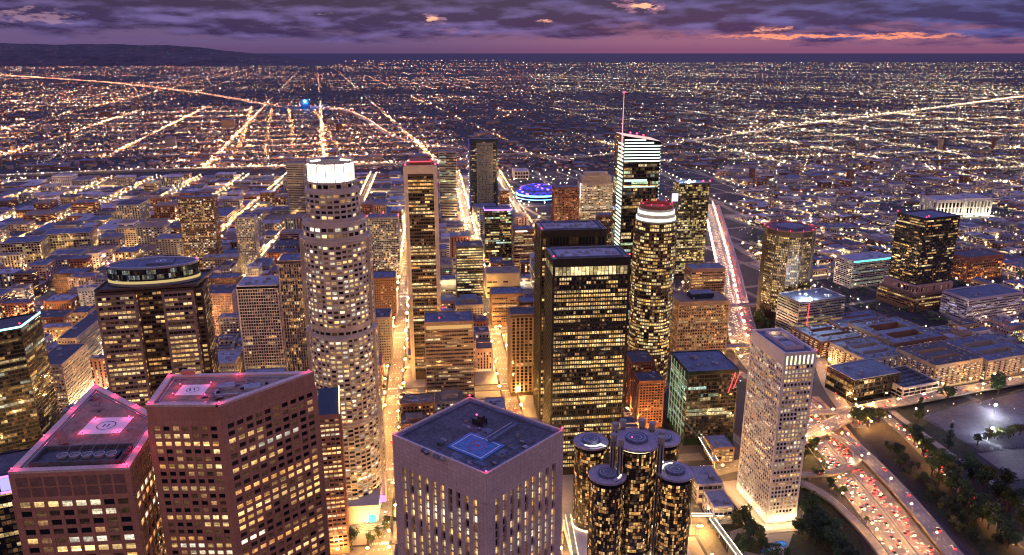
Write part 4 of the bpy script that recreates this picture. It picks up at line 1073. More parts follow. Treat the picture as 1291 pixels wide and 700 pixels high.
tag(mk.build('lane_markings', ['paint_white']), kind='structure'); 
tag(rl.build('crash_barrier', ['grey']), 'low grey concrete barriers lining the sunken freeway and its middle', 'barrier')
def elevated(name, L, half, z, label, md=()):
    d = MB(); ribbon(d, L, -half, half, z); rail(d, L, -half, z-1.2, z+.9, .35); rail(d, L, half-.35, z-1.2, z+.9, .35)
    ribbon(d, L, -half+.1, half-.1, z-1.2)
    for k in range(4, len(L)-2, 5): d.box(L[k], 1.6, 1.6, 0, z-1.2, 0)
    e = d.build(name, ['freeway']); tag(e, kind='structure')
    q = MB()
    for o_ in md: dashes(q, L, o_, z+.01)
    for o_ in (-half+.8, half-1): ribbon(q, L, o_, o_+.2, z+.012)
    tag(q.build('lane_markings', ['paint_white']), kind='structure')
elevated('ramp', RA, 7.5, 6, '', (-2, 2)); elevated('ramp', RB, 4.6, 5, ''); elevated('ramp', RC, 4.2, 6.3, ''); elevated('overpass', OV, 9, 5, '', (-4, 0, 4)); elevated('overpass', OB, 5.5, 5.4, '')
for pts, z, hw in ((((896, 388), (935, 385), (972, 383)), 7, 6), (((905, 438), (935, 436), (962, 434)), 7, 6)):
    elevated('overpass', pxl(pts, z), hw, z, '', (0,))
for nm, L, hw, mt in (('freeway', NR, 8, 'freeway'), ('road', HS, 6.5, 'asphalt'), ('path', PS, 4, 'pave'), ('road', S2, 9, 'asphalt')):
    d = MB(); ribbon(d, L, -hw, hw, .16); tag(d.build(nm, [mt]), kind='structure'); q = MB(); dashes(q, L, 0, .17); tag(q.build('lane_markings', ['paint_white']), kind='structure')
for L, hw in ((I10, 17), (I11, 17)):
    d = MB(); ribbon(d, L, -hw, hw, 6); rail(d, L, -hw, 0, 7); rail(d, L, hw-.4, 0, 7); tag(d.build('freeway', ['freeway']), kind='structure')
for L, hw in ((FW, 27), (RA, 9), (RB, 7), (OV, 12), (NR, 10), (HS, 12), (I10, 24), (I11, 24), (S2, 10)): reserve_line(L, hw)
for q in ([(1075, 535), (1128, 535), (1250, 660), (1330, 740), (1230, 740), (1150, 640)], [(1150, 520), (1310, 484), (1330, 570), (1235, 580)], [(1160, 560), (1330, 560), (1380, 720), (1290, 700)], [(905, 600), (1000, 600), (1080, 720), (900, 720)], [(986, 590), (1040, 545), (1075, 600), (1050, 650)]):
    RES.append([G(*p) for p in q][::-1])
# planted slopes
def patch(name, pts, z, mt):
    d = MB(); P = [G(*p) for p in pts]
    ar = sum(P[k][0]*P[(k+1) % len(P)][1]-P[(k+1) % len(P)][0]*P[k][1] for k in range(len(P)))
    if ar < 0: P.reverse()
    d.prism(P, 0, z); return tag(d.build(name, [mt]), kind='structure')
patch('slope', [(1072, 536), (1128, 532), (1175, 592), (1250, 668), (1320, 735), (1262, 735), (1190, 660), (1140, 610)], .12, 'slope')
patch('grass_verge', [(1150, 622), (1190, 655), (1235, 700), (1262, 735), (1310, 735), (1240, 668), (1175, 610)], .125, 'grass')
patch('grass_verge', [(1012, 612), (1045, 634), (1085, 680), (1100, 715), (1040, 715), (1000, 670)], .12, 'grass')
patch('grass_verge', [(1000, 560), (1022, 556), (1052, 596), (1000, 596)], .12, 'grass')
patch('grass_verge', [(1130, 518), (1160, 512), (1230, 570), (1215, 580)], .12, 'grass')
patch('grass_verge', [(1120, 540), (1140, 534), (1218, 594), (1205, 598)], .128, 'grass')
lotp = [(1162, 527), (1172, 521), (1310, 489), (1330, 560), (1236, 569)]
patch('sports_court', lotp, .15, surf('lavender court paving', (.07, .068, .098), .75, .5, .05, fine=.3))
patch('path', [(1232, 572), (1330, 562), (1360, 600), (1280, 605)], .1, 'asphalt')
patch('plaza', [(925, 640), (968, 667), (1010, 662), (1060, 715), (915, 715)], .10, 'plaza')
patch('grass_verge', [(930, 672), (962, 684), (958, 700), (920, 690)], .135, 'grass')
patch('grass_verge', [(1000, 672), (1040, 700), (1030, 715), (990, 700)], .135, 'grass')
patch('grass_verge', [(905, 655), (928, 650), (940, 664), (915, 672)], .135, 'grass')
wv = MB(); 
Nn = normals(FW)
for k in range(4, 38):
    for s_ in range(4):
        t0, t1 = s_/4, (s_+1)/4
        f = lambda t, o_: (FW[k][0]*(1-t)+FW[k+1][0]*t+Nn[k][0]*o_, FW[k][1]*(1-t)+FW[k+1][1]*t+Nn[k][1]*o_, .05)
        ph = k*4+s_; a0 = 24.5+4*abs(((ph*.11) % 2)-1)*2-4; a1 = 24.5+4*abs((((ph+1)*.11) % 2)-1)*2-4
        wv.quad(f(t0, a0-2), f(t1, a1-2), f(t1, 18.1), f(t0, 18.1), 0); wv.quad(f(t0, a0+1.5), f(t1, a1+1.5), f(t1, a1-2), f(t0, a0-2), 1); wv.quad(f(t0, 33), f(t1, 33), f(t1, a1+1.5), f(t0, a0+1.5), 0)
tag(wv.build('patterned_verge', ['mural_a', 'mural_b']), kind='structure')

# downtown avenues, cross streets, blocks
AV = [-51+135*k for k in range(-15, 9)]
CR = [430, 525, 640, 822, 1010, 1195, 1380, 1565, 1750, 1935, 2120, 2300, 2480]
st = MB(); lm = MB()
for w in AV:
    y0_ = 420 if w < 300 else 1150; a, b_ = W(w, y0_), W(w, 2520); L = [(a[0]+(b_[0]-a[0])*k/60, a[1]+(b_[1]-a[1])*k/60) for k in range(61)]
    ribbon(st, L, -8, 8, .012)
    if w in (AV[14], AV[15], AV[16]): [dashes(lm, L, o_, .03, w=.2) for o_ in (-4, 0, 4)]
tag(st.build('avenue', ['asphalt']), kind='structure'); st = MB()
for c in CR:
    a, b_ = W(AV[0], c), W(260, c); L = [(a[0]+(b_[0]-a[0])*k/60, a[1]+(b_[1]-a[1])*k/60) for k in range(61)]
    ribbon(st, L, -7, 7, .008)
    for w in AV[13:17]:                                  # crosswalk bars
        for s_ in (-9.5, 9.5):
            for j in range(-5, 6): flat(lm, W(w+j*1.4, c+s_), .6, 3, .034, GA)
tag(st.build('street', ['asphalt']), kind='structure'); tag(lm.build('lane_markings', ['paint_white']), kind='structure')
pv = MB(); lots = []
rr = random.Random(77)
def beyond_fw(p):                                         # west of the freeway?
    k = min(range(len(FW)), key=lambda i: (FW[i][1]-p[1])**2+((FW[i][0]-p[0])**2)*.2)
    return (p[0]-FW[k][0])*Nn[k][0]+(p[1]-FW[k][1])*Nn[k][1]
for i in range(len(AV)-1):
    for j in range(len(CR)-1):
        w0, w1, c0, c1 = AV[i]+10.5, AV[i+1]-10.5, CR[j]+9.5, CR[j+1]-9.5
        Q = [W(w0, c0), W(w1, c0), W(w1, c1), W(w0, c1)]; m_ = ctr(Q)
        if m_[1] < FW[-1][1] and beyond_fw(m_) > -75: continue
        if w0 > 200 and (c0 < 1100 or (m_[0]-EO[0])*E2[0]+(m_[1]-EO[1])*E2[1] > -10): continue
        pv.prism(Q, 0, .14)
        x, y = PX(m_[0], m_[1], 0)
        if not (-120 < x < 1400): continue
        # parcels
        def split(a0, a1, b0, b1, d):
            wa, wb = a1-a0, b1-b0; mn = 26 if m_[1] < 1400 else 34
            if (wa < mn*1.7 and wb < mn*1.7) or d > 4 or (rr.random() < .12 and wa*wb < 5000): lots.append((a0, a1, b0, b1, 'D')); return
            if wa > wb: t = a0+wa*rr.uniform(.35, .65); split(a0, t, b0, b1, d+1); split(t, a1, b0, b1, d+1)
            else: t = b0+wb*rr.uniform(.35, .65); split(a0, a1, b0, t, d+1); split(a0, a1, t, b1, d+1)
        split(w0+3, w1-3, c0+3, c1-3, 0)
tag(pv.build('pavement', ['pave']), kind='structure')
# west side blocks
EW, EC = [20+105*k for k in range(-2, 16)], [-330+130*k for k in range(0, 14)]
pv = MB(); st = MB()
for w in EW:
    a, b_ = V(w, -330), V(w, 1500); ribbon(st, [a, b_], -5, 5, .006)
for c in EC: ribbon(st, [V(20, c), V(1600, c)], -5, 5, .009)
for i in range(len(EW)-1):
    for j in range(len(EC)-1):
        Q = [V(EW[i]+7, EC[j]+7), V(EW[i+1]-7, EC[j]+7), V(EW[i+1]-7, EC[j+1]-7), V(EW[i]+7, EC[j+1]-7)]; m_ = ctr(Q)
        if beyond_fw(m_) < 85 or not is_free(Q, -6): continue
        pv.prism(Q, 0, .12)
        w0, w1, c0, c1 = EW[i]+9, EW[i+1]-9, EC[j]+9, EC[j+1]-9
        def split2(a0, a1, b0, b1, d):
            wa, wb = a1-a0, b1-b0
            if (wa < 46 and wb < 46) or d > 4: lots.append((a0, a1, b0, b1, 'E')); return
            if wa > wb: t = a0+wa*rr.uniform(.4, .6); split2(a0, t, b0, b1, d+1); split2(t, a1, b0, b1, d+1)
            else: t = b0+wb*rr.uniform(.4, .6); split2(a0, a1, b0, t, d+1); split2(a0, a1, t, b1, d+1)
        split2(w0, w1, c0, c1, 0)
tag(pv.build('pavement', ['pave']), kind='structure'); tag(st.build('street', ['asphalt']), kind='structure')

# ------------------------------------------------------------------ courtyard apartment blocks and low buildings by hand (west)
def quads_windows(P, h, rng, lit, bay, fh, pal=WARM, z0=4.0, lv=.8):
    out = []; sty = rng.choice((0, 0, 0, 1, 2))
    for k in range(len(P)):
        a, b = P[k], P[(k+1) % len(P)]; L = math.dist(a, b)
        if L < 5: continue
        t = ((b[0]-a[0])/L, (b[1]-a[1])/L); n = (t[1], -t[0]); mdd = ((a[0]+b[0])/2, (a[1]+b[1])/2)
        if -(n[0]*mdd[0]+n[1]*mdd[1])/math.hypot(*mdd) < -.15: continue
        nb = max(1, int((L-2)/bay)); nf = max(1, int((h-z0-1)/fh)); bw = (L-2)/nb
        for f in range(nf):
            for i in range(nb):
                mg = (.22, .02, .3)[sty]; u0 = 1+i*bw+bw*mg; u1 = 1+(i+1)*bw-bw*mg; za = z0+f*fh+(.9, 1.2, .35)[sty]; zb = za+fh*(.5, .42, .78)[sty]
                gcol = None
                if rng.random() < lit:
                    c = rng.choice(pal); l = rng.uniform(.4, 1.5)*lv; gcol = (c[0]*l, c[1]*l, c[2]*l)
                out.append(([(a[0]+t[0]*u+n[0]*.05, a[1]+t[1]*u+n[1]*.05, z) for u, z in ((u0, za), (u1, za), (u1, zb), (u0, zb))], gcol))
        if rng.random() < .6:                            # lit shop fronts
            l = rng.uniform(.4, 1.4); out.append(([(a[0]+t[0]*u+n[0]*.06, a[1]+t[1]*u+n[1]*.06, z) for u, z in ((1.5, .6), (L-1.5, .6), (L-1.5, 3.2), (1.5, 3.2))], (l, l*.7, l*.36)))
    return out
def court(label, xl, xr, yt, yb, depth, st_, roof='roof_blue', op=None):
    P, h = photo_box(xl, xr, yt, yb, depth, E2, E1); Q = inset(P, 16)
    T = Tower('apartment_block', label, P, 'courtyard apartment blocks west of the freeway')
    b = MB()
    n = 4
    for k in range(n):
        a, c = P[k], P[(k+1) % n]; i0, i1 = Q[k], Q[(k+1) % n]
        b.quad((*a, 0), (*c, 0), (*c, h), (*a, h)); b.quad((*i1, 0), (*i0, 0), (*i0, h), (*i1, h))
    T.part('wall', b, [st_])
    b = MB()
    for k in range(n): b.quad((*P[k], h), (*P[(k+1) % n], h), (*Q[(k+1) % n], h), (*Q[k], h))
    T.part('roof', b, [roof])
    b = MB(); b.ring(P, inset(P, .4), h, h+1.0); T.part('parapet', b, [st_])
    b = MB(); bal = MB()
    for q, gcol in quads_windows(P, h, T.rng, .28, 4.2, 3.2, WARM+OR, 1.5): b.quad(*q, 0, gcol or (0, 0, 0))
    tag(T.part('window', b, ['pane']), kind='stuff')
    for k in range(2):
        a, c = P[k-1], P[k]; L = math.dist(a, c); t = ((c[0]-a[0])/L, (c[1]-a[1])/L); nn = (t[1], -t[0])
        for u in range(4, int(L)-5, 9):
            for z in range(4, int(h)-2, 3): bal.wbox(a, t, nn, u, u+3.4, z, z+1.0, 0, 1.3)
    if bal.f: tag(T.part('balcony', bal, ['white_conc']), kind='stuff')
    for k in range(4):
        for w_ in (.2, .4, .6, .8):
            p = (P[k][0]*(1-w_)+P[(k+1) % 4][0]*w_, P[k][1]*(1-w_)+P[(k+1) % 4][1]*w_); q = (Q[k][0]*(1-w_)+Q[(k+1) % 4][0]*w_, Q[k][1]*(1-w_)+Q[(k+1) % 4][1]*w_)
            for _ in range(2): T.unit(((p[0]+q[0])/2+T.rng.uniform(-4, 4), (p[1]+q[1])/2+T.rng.uniform(-4, 4)), T.rng.uniform(1.5, 4), T.rng.uniform(1.5, 3), h+.02, T.rng.uniform(.8, 2.4), .34, 'grey', T.rng.choice(['roof_white', 'roof_dark', 'roof_red']))
    m0 = ((Q[0][0]+Q[3][0])/2, (Q[0][1]+Q[3][1])/2); m1 = ((Q[1][0]+Q[2][0])/2, (Q[1][1]+Q[2][1])/2); L = math.dist(m0, m1)
    if L > 22: b = MB(); b.box(((m0[0]+m1[0])/2, (m0[1]+m1[1])/2), L, 11, 0, h-.5, math.atan2(m1[1]-m0[1], m1[0]-m0[0]), 0, 1); T.part('cross_wing', b, [st_, roof])
    b = MB()
    for k in range(n):
        for _ in range(5):
            w_ = T.rng.random(); p = (P[k][0]*(1-w_)+P[(k+1) % 4][0]*w_, P[k][1]*(1-w_)+P[(k+1) % 4][1]*w_); q = (Q[k][0]*(1-w_)+Q[(k+1) % 4][0]*w_, Q[k][1]*(1-w_)+Q[(k+1) % 4][1]*w_); v_ = T.rng.uniform(.3, .7)
            flat(b, (p[0]*(1-v_)+q[0]*v_, p[1]*(1-v_)+q[1]*v_), T.rng.uniform(2, 6), T.rng.uniform(1.5, 4), h+.012+.003*_+.016*k, .336+(k % 2)*1.571, T.rng.randrange(2))
    T.part('roof_patch', b, ['roof_dark', 'roof_dark'], kind='stuff')
    for k in range(4): lamp((Q[k][0]*.7+ctr(P)[0]*.3, Q[k][1]*.7+ctr(P)[1]*.3, 3.5), (1, .56, .2), 420, .3)
    return T
court('courtyard apartment block with lit court nearest the white gridded tower', 1036, 1098, 432, 452, 60, 'brick_dark')
court('courtyard apartment block with blue roofs behind the dark glass low-rise', 1092, 1150, 455, 480, 62, 'stone_grey')
court('long brick-red apartment block with flat blue roof beyond the other courtyard blocks', 1062, 1130, 414, 436, 50, 'brick')
court('wide apartment block with dark square opening in its blue roof', 1128, 1192, 434, 462, 80, 'brick_dark')
court('pale balconied apartment block with red-edged roof beside the big tree', 1180, 1240, 462, 492, 60, 'tan_conc', 'roof_dark')
court('pale balconied apartment block at right edge with lit courtyard', 1246, 1310, 456, 480, 70, 'stone_grey')
P, h = photo_box(1078, 1136, 480, 508, 44, E2, E1)
T = Tower('office_building', 'low dark glass office with blue roof beside the freeway overpass', P)
T.tier(P, 0, h, dict(DGL, lit=.15, fh=4.5, sh=1.0, pal=OR)); T.windows(); T.roof(P, h, 'roof_blue', 'steel', .8); scatter_units(T, P, h, 6, T.rng, .34)
P, h = photo_box(1139, 1184, 490, 506, 50, E2, E1)
T = Tower('parking_deck', 'low white-walled parking deck with rows of panels on its roof', P)
T.tier(P, 0, h, S('white_conc', base=1, top=1.5, bay=8, fh=4, pw=.6, pd=.2, sh=1.2, sd=.3, lit=.2, lv=.4)); T.windows(); T.roof(P, h, 'roof_dark', 'white_conc', 1.0)
b = MB(); a = P[0]
for r_ in range(5):
    for c_ in range(6): b.box(off(a, .34, 5+c_*8, 6+r_*9), 6, 3.4, h+.08, h+1.0, .34)
tag(T.part('roof_panel', b, ['glass_blue']), kind='stuff')

# ------------------------------------------------------------------ street-level buildings on the parcels
COLS = [('cream', 'cream'), ('brick', 'red brick'), ('brick_dark', 'brown brick'), ('grey', 'grey'), ('tan_conc', 'tan'), ('white_conc', 'white'), ('pink_stucco', 'pink'), ('stone_grey', 'dull grey stone'), ('lav', 'lavender')]
RF = [('roof_blue', 'blue-grey roof'), ('roof_dark', 'dark roof'), ('roof_white', 'white roof'), ('roof_tan', 'tan roof')]
rr = random.Random(1234)
cand = []
for (a0, a1, b0, b1, gk) in lots:
    f = W if gk == 'D' else V
    g_ = .6 if gk == 'D' else 3.0
    P = [f(a0+g_, b0+g_), f(a1-g_, b0+g_), f(a1-g_, b1-g_), f(a0+g_, b1-g_)]
    c = ctr(P); x, y = PX(c[0], c[1], 8)
    if not (-25 < x < 1316 and y < 712 and c[1] > 470): continue
    if not is_free(P, 1.5): continue
    if rr.random() < (.13 if gk == 'D' else .1): continue  # open lot
    D = c[1]
    if gk == 'E': h = rr.choice([7, 8, 10, 11, 14]) if rr.random() < .85 else rr.uniform(16, 26)
    elif D < 640: h = rr.uniform(7, 18)
    elif D < 1350: h = rr.uniform(14, 46) if rr.random() < .75 else rr.uniform(8, 14)
    elif D < 1800: h = rr.uniform(7, 30) if rr.random() < .8 else rr.uniform(30, 60)
    else: h = rr.uniform(5, 14) if rr.random() < .88 else rr.uniform(16, 42)
    if gk == 'D' and c[0] > 60 and D < 1000: h = min(h, 22)
    cand.append((math.hypot(c[0], c[1]), P, h, rr.choice(COLS), rr.choice(RF), gk))
cand.sort(key=lambda q: q[0])
near, rest = cand[:300], cand[300:]
used = {}
HW = {2: 'two', 3: 'three', 4: 'four', 5: 'five', 6: 'six', 7: 'seven', 8: 'eight', 9: 'nine', 10: 'ten', 11: 'eleven', 12: 'twelve'}
ORD = ['nearest', 'second', 'third', 'fourth', 'fifth', 'sixth', 'seventh', 'eighth', 'ninth', 'tenth', 'eleventh', 'twelfth', 'thirteenth', 'fourteenth', 'fifteenth']
def ordn(k): return ORD[k] if k < len(ORD) else str(k+1)+'th'
def where(c):
    nm = min(LM, key=lambda k: math.dist(LM[k], c)); l = LM[nm]
    ac, al = math.atan2(c[0], c[1]), math.atan2(l[0], l[1]); dr = math.hypot(*c)-math.hypot(*l); dx = (ac-al)*math.hypot(*c)
    rel = ('behind' if dr > 0 else 'in front of') if abs(dr) > abs(dx) else ('right of' if dx > 0 else 'left of')
    return nm, rel, math.dist(l, c)
info = []
for d, P, h, (mt, cw), (rf, rw), gk in near:
    nm, rel, ds = where(ctr(P)); info.append([nm, rel, ds, cw, rw])
order = {}
for k, (nm, rel, ds, cw, rw) in enumerate(info): order.setdefault((nm, rel, cw), []).append((ds, k))
lab = {}
for (nm, rel, cw), L in order.items():
    L.sort()
    for n_, (ds, k) in enumerate(L):
        h = near[k][2]; s_ = max(1, round(h/3.6)); stw = HW.get(s_, 'twelve' if s_ > 12 else 'one')
        pre = (f'{ordn(n_)} {cw}' if len(L) > 1 else cw)
        lab[k] = f'{pre} low-rise {rel} the {nm}, with {info[k][4]}' if s_ < 5 else f'{pre} mid-rise {rel} the {nm}, with {info[k][4]}'
for k, (d, P, h, (mt, cw), (rf, rw), gk) in enumerate(near):
    rng = random.Random(k+500); c = ctr(P); org = (c[0], c[1], 0)
    base = empty('city_building', org, lab[k], 'building', 'low and mid-rise buildings on the street blocks')
    PP = [(P, h)]
    if rng.random() < .45 and h > 9:                      # a taller and a lower wing
        t_ = rng.uniform(.38, .62); k0 = 0 if math.dist(P[0], P[1]) > math.dist(P[1], P[2]) else 1
        mx_ = lambda a, c_: (a[0]*(1-t_)+c_[0]*t_, a[1]*(1-t_)+c_[1]*t_)
        A_, B_, C_, D_ = P[k0:]+P[:k0]; m1, m2 = mx_(A_, B_), mx_(D_, C_); h2 = h*rng.uniform(.45, .8)
        PP = [([A_, m1, m2, D_], h), ([m1, B_, C_, m2], h2)]
        if rng.random() < .5: PP = [(PP[0][0], h2), (PP[1][0], h)]
    b = MB()
    for q_, h_ in PP: b.prism(q_, .1, h_, 0, top=False)
    if h > 14 and rng.random() < .5:                      # cornice
        Q = inset(P, -.5); b.ring(Q, P, h-2.2, h-1.2)
    b.build('wall', [mt], base, org)
    wq = []
    for q_, h_ in PP:
        b = MB(); b.ring(q_, inset(q_, .45), h_, h_+1.0); b.build('parapet', [mt], base, org)
        b = MB(); b.poly([(*p, h_+.05) for p in inset(q_, .4)]); b.build('roof', [rf], base, org)
        wq += quads_windows(q_, h_, rng, rng.choice([.1, .2, .35, .5]), rng.uniform(3.2, 4.6), rng.uniform(3.4, 4.0), MIXW, 4, 1.15)
    b = MB()
    for q, gcol in wq: b.quad(*q, 0, gcol or (0, 0, 0))
    if b.f: tag(b.build('window', ['pane'], base, org), kind='stuff')
    P, h = PP[0] if PP[0][1] >= PP[-1][1] else PP[-1]; c = ctr(P)
    ang = GA if gk == 'D' else .336
    for j in range(rng.randint(2, 5)):
        w_ = rng.uniform(.1, .65); p = P[rng.randrange(4)]; q = (c[0]*(1-w_)+p[0]*w_, c[1]*(1-w_)+p[1]*w_)
        b = MB(); b.box(q, rng.uniform(2, 6), rng.uniform(2, 5), h+.05, h+rng.uniform(1.3, 3.4), ang); b.build('rooftop_unit', [rng.choice(['grey', 'steel', 'roof_white', mt])], base, org)
    b = MB()
    for j in range(rng.randint(2, 6)):
        w_ = rng.uniform(.1, .6); p = P[rng.randrange(4)]; flat(b, (c[0]*(1-w_)+p[0]*w_, c[1]*(1-w_)+p[1]*w_), rng.uniform(3, 8), rng.uniform(2, 6), h+.06+.004*j, ang, rng.randrange(3))
    tag(b.build('roof_patch', ['roof_dark', 'roof_white', 'roof_blue'], base, org), kind='stuff')
    if rng.random() < .3:
        b = MB(); b.prism(inset(P, min(math.dist(P[0], P[1]), math.dist(P[1], P[2]))*rng.uniform(.2, .3)), h+.05, h+rng.uniform(3, 7), 0, 1); b.build('penthouse', [mt, rf], base, org)
    if h > 20 and rng.random() < .25:
        q = off(c, ang, rng.uniform(-5, 5), rng.uniform(-5, 5)); b = MB(); b.prism(circ(q, 1.9, 10), h+3, h+6.5); b.tube([(*q, h+6.5), (*q, h+7.6)], [2.0, .2], 10)
        for s_ in ((1, 1), (-1, 1), (1, -1), (-1, -1)): b.box(off(q, 0, s_[0]*1.1, s_[1]*1.1), .25, .25, h, h+3)
        b.build('water_tank', ['brick_dark'], base, org)
    if rng.random() < .16:
        a, b_ = P[0], P[1]; L = math.dist(a, b_); t = ((b_[0]-a[0])/L, (b_[1]-a[1])/L); u = rng.uniform(1, max(1.2, L-9)); z = rng.uniform(h*.5, h-3) if h > 9 else h-3
        b = MB(); b.wbox(a, t, (t[1], -t[0]), u, u+rng.uniform(3, 8), z, z+rng.uniform(1, 3), .1, .5); b.build('lit_sign', [rng.choice(['led_cyan', 'led_red', 'led_pink', 'led_grass', 'white_strip', 'warm_strip', 'led_blue'])], base, org)
    if rng.random() < (.65 if P[0][0] < -120 else .4):
        a, b_ = P[0], P[1]; mm = ((a[0]+b_[0])/2, (a[1]+b_[1])/2); lamp((mm[0]+.5, mm[1]-4, 5), rng.choice([(1, .7, .35), (1, .85, .6), (1, .55, .2)]), rng.choice([1500, 3500, 7000]), .4)  # wash light added at random to brighten the front, without a fixture
st = MB(); wn = MB()
MT = ['cream', 'brick', 'brick_dark', 'grey', 'tan_conc', 'white_conc', 'pink_stucco', 'roof_blue', 'roof_dark', 'roof_white', 'roof_tan']
for d, P, h, (mt, cw), (rf, rw), gk in rest:
    i = MT.index(mt) if mt in MT else 3; st.prism(P, .1, h, i, MT.index(rf))
    for q, gcol in quads_windows(P, h, rr, .2, 5, 4.2, OR+WARM+WHITE, 1, .8): wn.quad(*q, len(MT), gcol or (0, 0, 0))
    c = ctr(P); st.box(c, 5, 4, h, h+2.5, GA, 3, 9)
off_ = len(st.v); st.v += wn.v; st.f += [tuple(i+off_ for i in f) for f in wn.f]; st.m += wn.m; st.g += wn.g; st.uv += wn.uv
if st.f: tag(st.build('distant_blocks', MT+['pane']), kind='stuff')
print('lots', len(lots), 'cand', len(cand), 'rest', len(rest))
# ------------------------------------------------------------------ trees
def make_tree(seed, leaf, tall=1.0, conical=False):
    rng = random.Random(seed); t = MB(); hgt = 9*tall
    t.tube([(0, 0, 0), (.1, 0, hgt*.3), (.25, .1, hgt*.55)], [.32, .25, .14], 7)
    for k in range(4):
        a = k*1.57+rng.random(); t.tube([(.1, 0, hgt*.28), (math.cos(a)*1.2, math.sin(a)*1.2, hgt*.5), (math.cos(a)*2.2, math.sin(a)*2.2, hgt*.66)], [.16, .1, .04], 5)
    c = MB(); blobs = []
    for k in range(11):
        if conical:
            z = rng.uniform(.18, 1.0); r = (1.05-z)*2.3; a = rng.random()*6.28; blobs.append((r*.6*math.cos(a), r*.6*math.sin(a), hgt*z, .55+r*.5))
        else:
            a = rng.random()*6.28; r = rng.uniform(.2, 2.9); blobs.append((r*math.cos(a), r*math.sin(a), hgt*rng.uniform(.5, .95), rng.uniform(.9, 1.8)))
    for bx, by, bz, br in blobs:
        for j in range(46):
            d = Vector((rng.gauss(0, 1), rng.gauss(0, 1), rng.gauss(0, .8))).normalized()*br*rng.uniform(.55, 1.05)
            u = Vector((rng.gauss(0, 1), rng.gauss(0, 1), rng.gauss(0, 1))).normalized(); v = u.orthogonal().normalized(); s = rng.uniform(.22, .5)
            p = Vector((bx, by, bz))+d
            c.quad(tuple(p-u*s-v*s*.6), tuple(p+u*s-v*s*.6), tuple(p+u*s+v*s*.6), tuple(p-u*s+v*s*.6))
    return t, c, leaf
protos = {}
def tree(kind, loc, s, label, group):
    if kind not in protos:
        if kind == 'palm':
            t = MB(); t.tube([(0, 0, 0), (.2, 0, 6), (.3, .1, 12)], [.3, .22, .18], 7); c = MB(); rng = random.Random(5)
            for k in range(18):
                a = k*.349*2+rng.random()*.3; up = rng.uniform(-.2, .7); pr = None
                for j in range(5):
                    q = Vector((.3+math.cos(a)*j*.62, .1+math.sin(a)*j*.62, 12+up*j*.7-.16*j*j)); wv_ = Vector((-math.sin(a), math.cos(a), 0))*(.42 if 0 < j < 4 else .1)
                    if pr: c.quad(tuple(pr[0]-pr[1]), tuple(q-wv_), tuple(q+wv_), tuple(pr[0]+pr[1]))
                    pr = (q, wv_)
            lf = 'leaf_a'
        else:
            t, c, lf = make_tree(hash_name(kind), {'round': 'leaf_a', 'dark': 'leaf_b', 'olive': 'leaf_c', 'cone': 'leaf_b'}[kind[:-1]], 1.0 if kind[:-1] != 'cone' else 1.5, kind[:-1] == 'cone')
        nm = 'palm_tree' if kind == 'palm' else ('conifer_tree' if kind.startswith('cone') else 'tree')
        e = bpy.data.objects.new(nm, None); COL.objects.link(e); to = t.build('trunk', ['bark'], e); co = c.build('crown', [lf], e); protos[kind] = (nm, to, co)
    else:
        nm, to0, co0 = protos[kind]
        e = bpy.data.objects.new(nm, None); COL.objects.link(e)
        for q in (to0, co0):
            d = q.copy(); COL.objects.link(d); d.parent = e
    e.location = (loc[0], loc[1], loc[2] if len(loc) > 2 else .12); e.scale = (s, s, s*R.uniform(.9, 1.1)); e.rotation_euler = (0, 0, R.random()*6.28)
    tag(e, label, 'tree', group)
# trees that stand out
tree('round1', G(1257, 500), 2.9, 'big round tree at the edge of the floodlit court', None)
tree('round2', G(1192, 510), 2.7, 'wide dark tree between the parking deck and the floodlit court', None)
tree('cone1', G(1157, 533), 2.2, 'tall narrow conifer on the grass beside the lit overpass street', None)
tree('cone2', G(1195, 566), 2.0, 'tall narrow conifer beside the near corner of the floodlit court', None)
tree('round3', G(512, 530), 2.1, 'round green tree in the middle of the golden avenue', None)
tree('dark1', G(444, 694), 2.2, 'dark tree beside the plaza at foot of the round crowned skyscraper', None)
tree('olive1', G(1232, 562), 1.7, 'bushy olive tree at near edge of the floodlit court', None)
tree('palm', G(1091, 668), 1.1, 'lone palm tree beside the curved freeway ramp', None)
tree('palm', G(1036, 590), 1.0, 'palm tree beside the freeway loop ramp', None)
rt = random.Random(9)
def row(p0, p1, n, kinds, s0, s1, label, group, jit=3):
    a, b = G(*p0), G(*p1)
    for k in range(n):
        w = (k+rt.uniform(.1, .9))/n; p = (a[0]*(1-w)+b[0]*w+rt.uniform(-jit, jit), a[1]*(1-w)+b[1]*w+rt.uniform(-jit, jit))
        tree(rt.choice(kinds), p, rt.uniform(s0, s1), label, group)
row((1140, 545), (1175, 585), 9, ['round1', 'dark1', 'olive1'], 1.4, 2.0, 'tree among those lining the orange road above the freeway slope', 'trees along the orange road')
row((1175, 588), (1265, 690), 34, ['round1', 'dark1', 'olive1', 'round2', 'dark2'], 1.4, 2.4, 'leafy tree in the belt on the far side of the orange road', 'tree belt by the orange road', 9)
row((1230, 600), (1330, 690), 30, ['round1', 'dark1', 'olive1', 'dark2'], 1.6, 2.6, 'tree in the dark grove at lower right corner', 'dark grove at lower right', 14)
row((1075, 535), (1110, 530), 9, ['dark1', 'olive1', 'round2'], 1.3, 2.0, 'tree at the head of the dark planted slope by the overpass', 'trees at head of the slope', 5)
row((1120, 565), (1235, 690), 70, ['olive1', 'dark1', 'dark2'], .6, 1.25, 'low scrubby tree on the brown planted slope', 'scrub on the planted slope', 10)
row((1015, 650), (1060, 705), 20, ['dark1', 'round2', 'dark2'], 1.5, 2.2, 'tree in the dark clump between the white gridded tower and curved ramp', 'clump below the white gridded tower', 8)
row((1015, 585), (1030, 560), 4, ['dark1', 'round1'], 1.0, 1.4, 'tree in the green pocket inside the loop ramp', 'trees inside the loop ramp', 5)
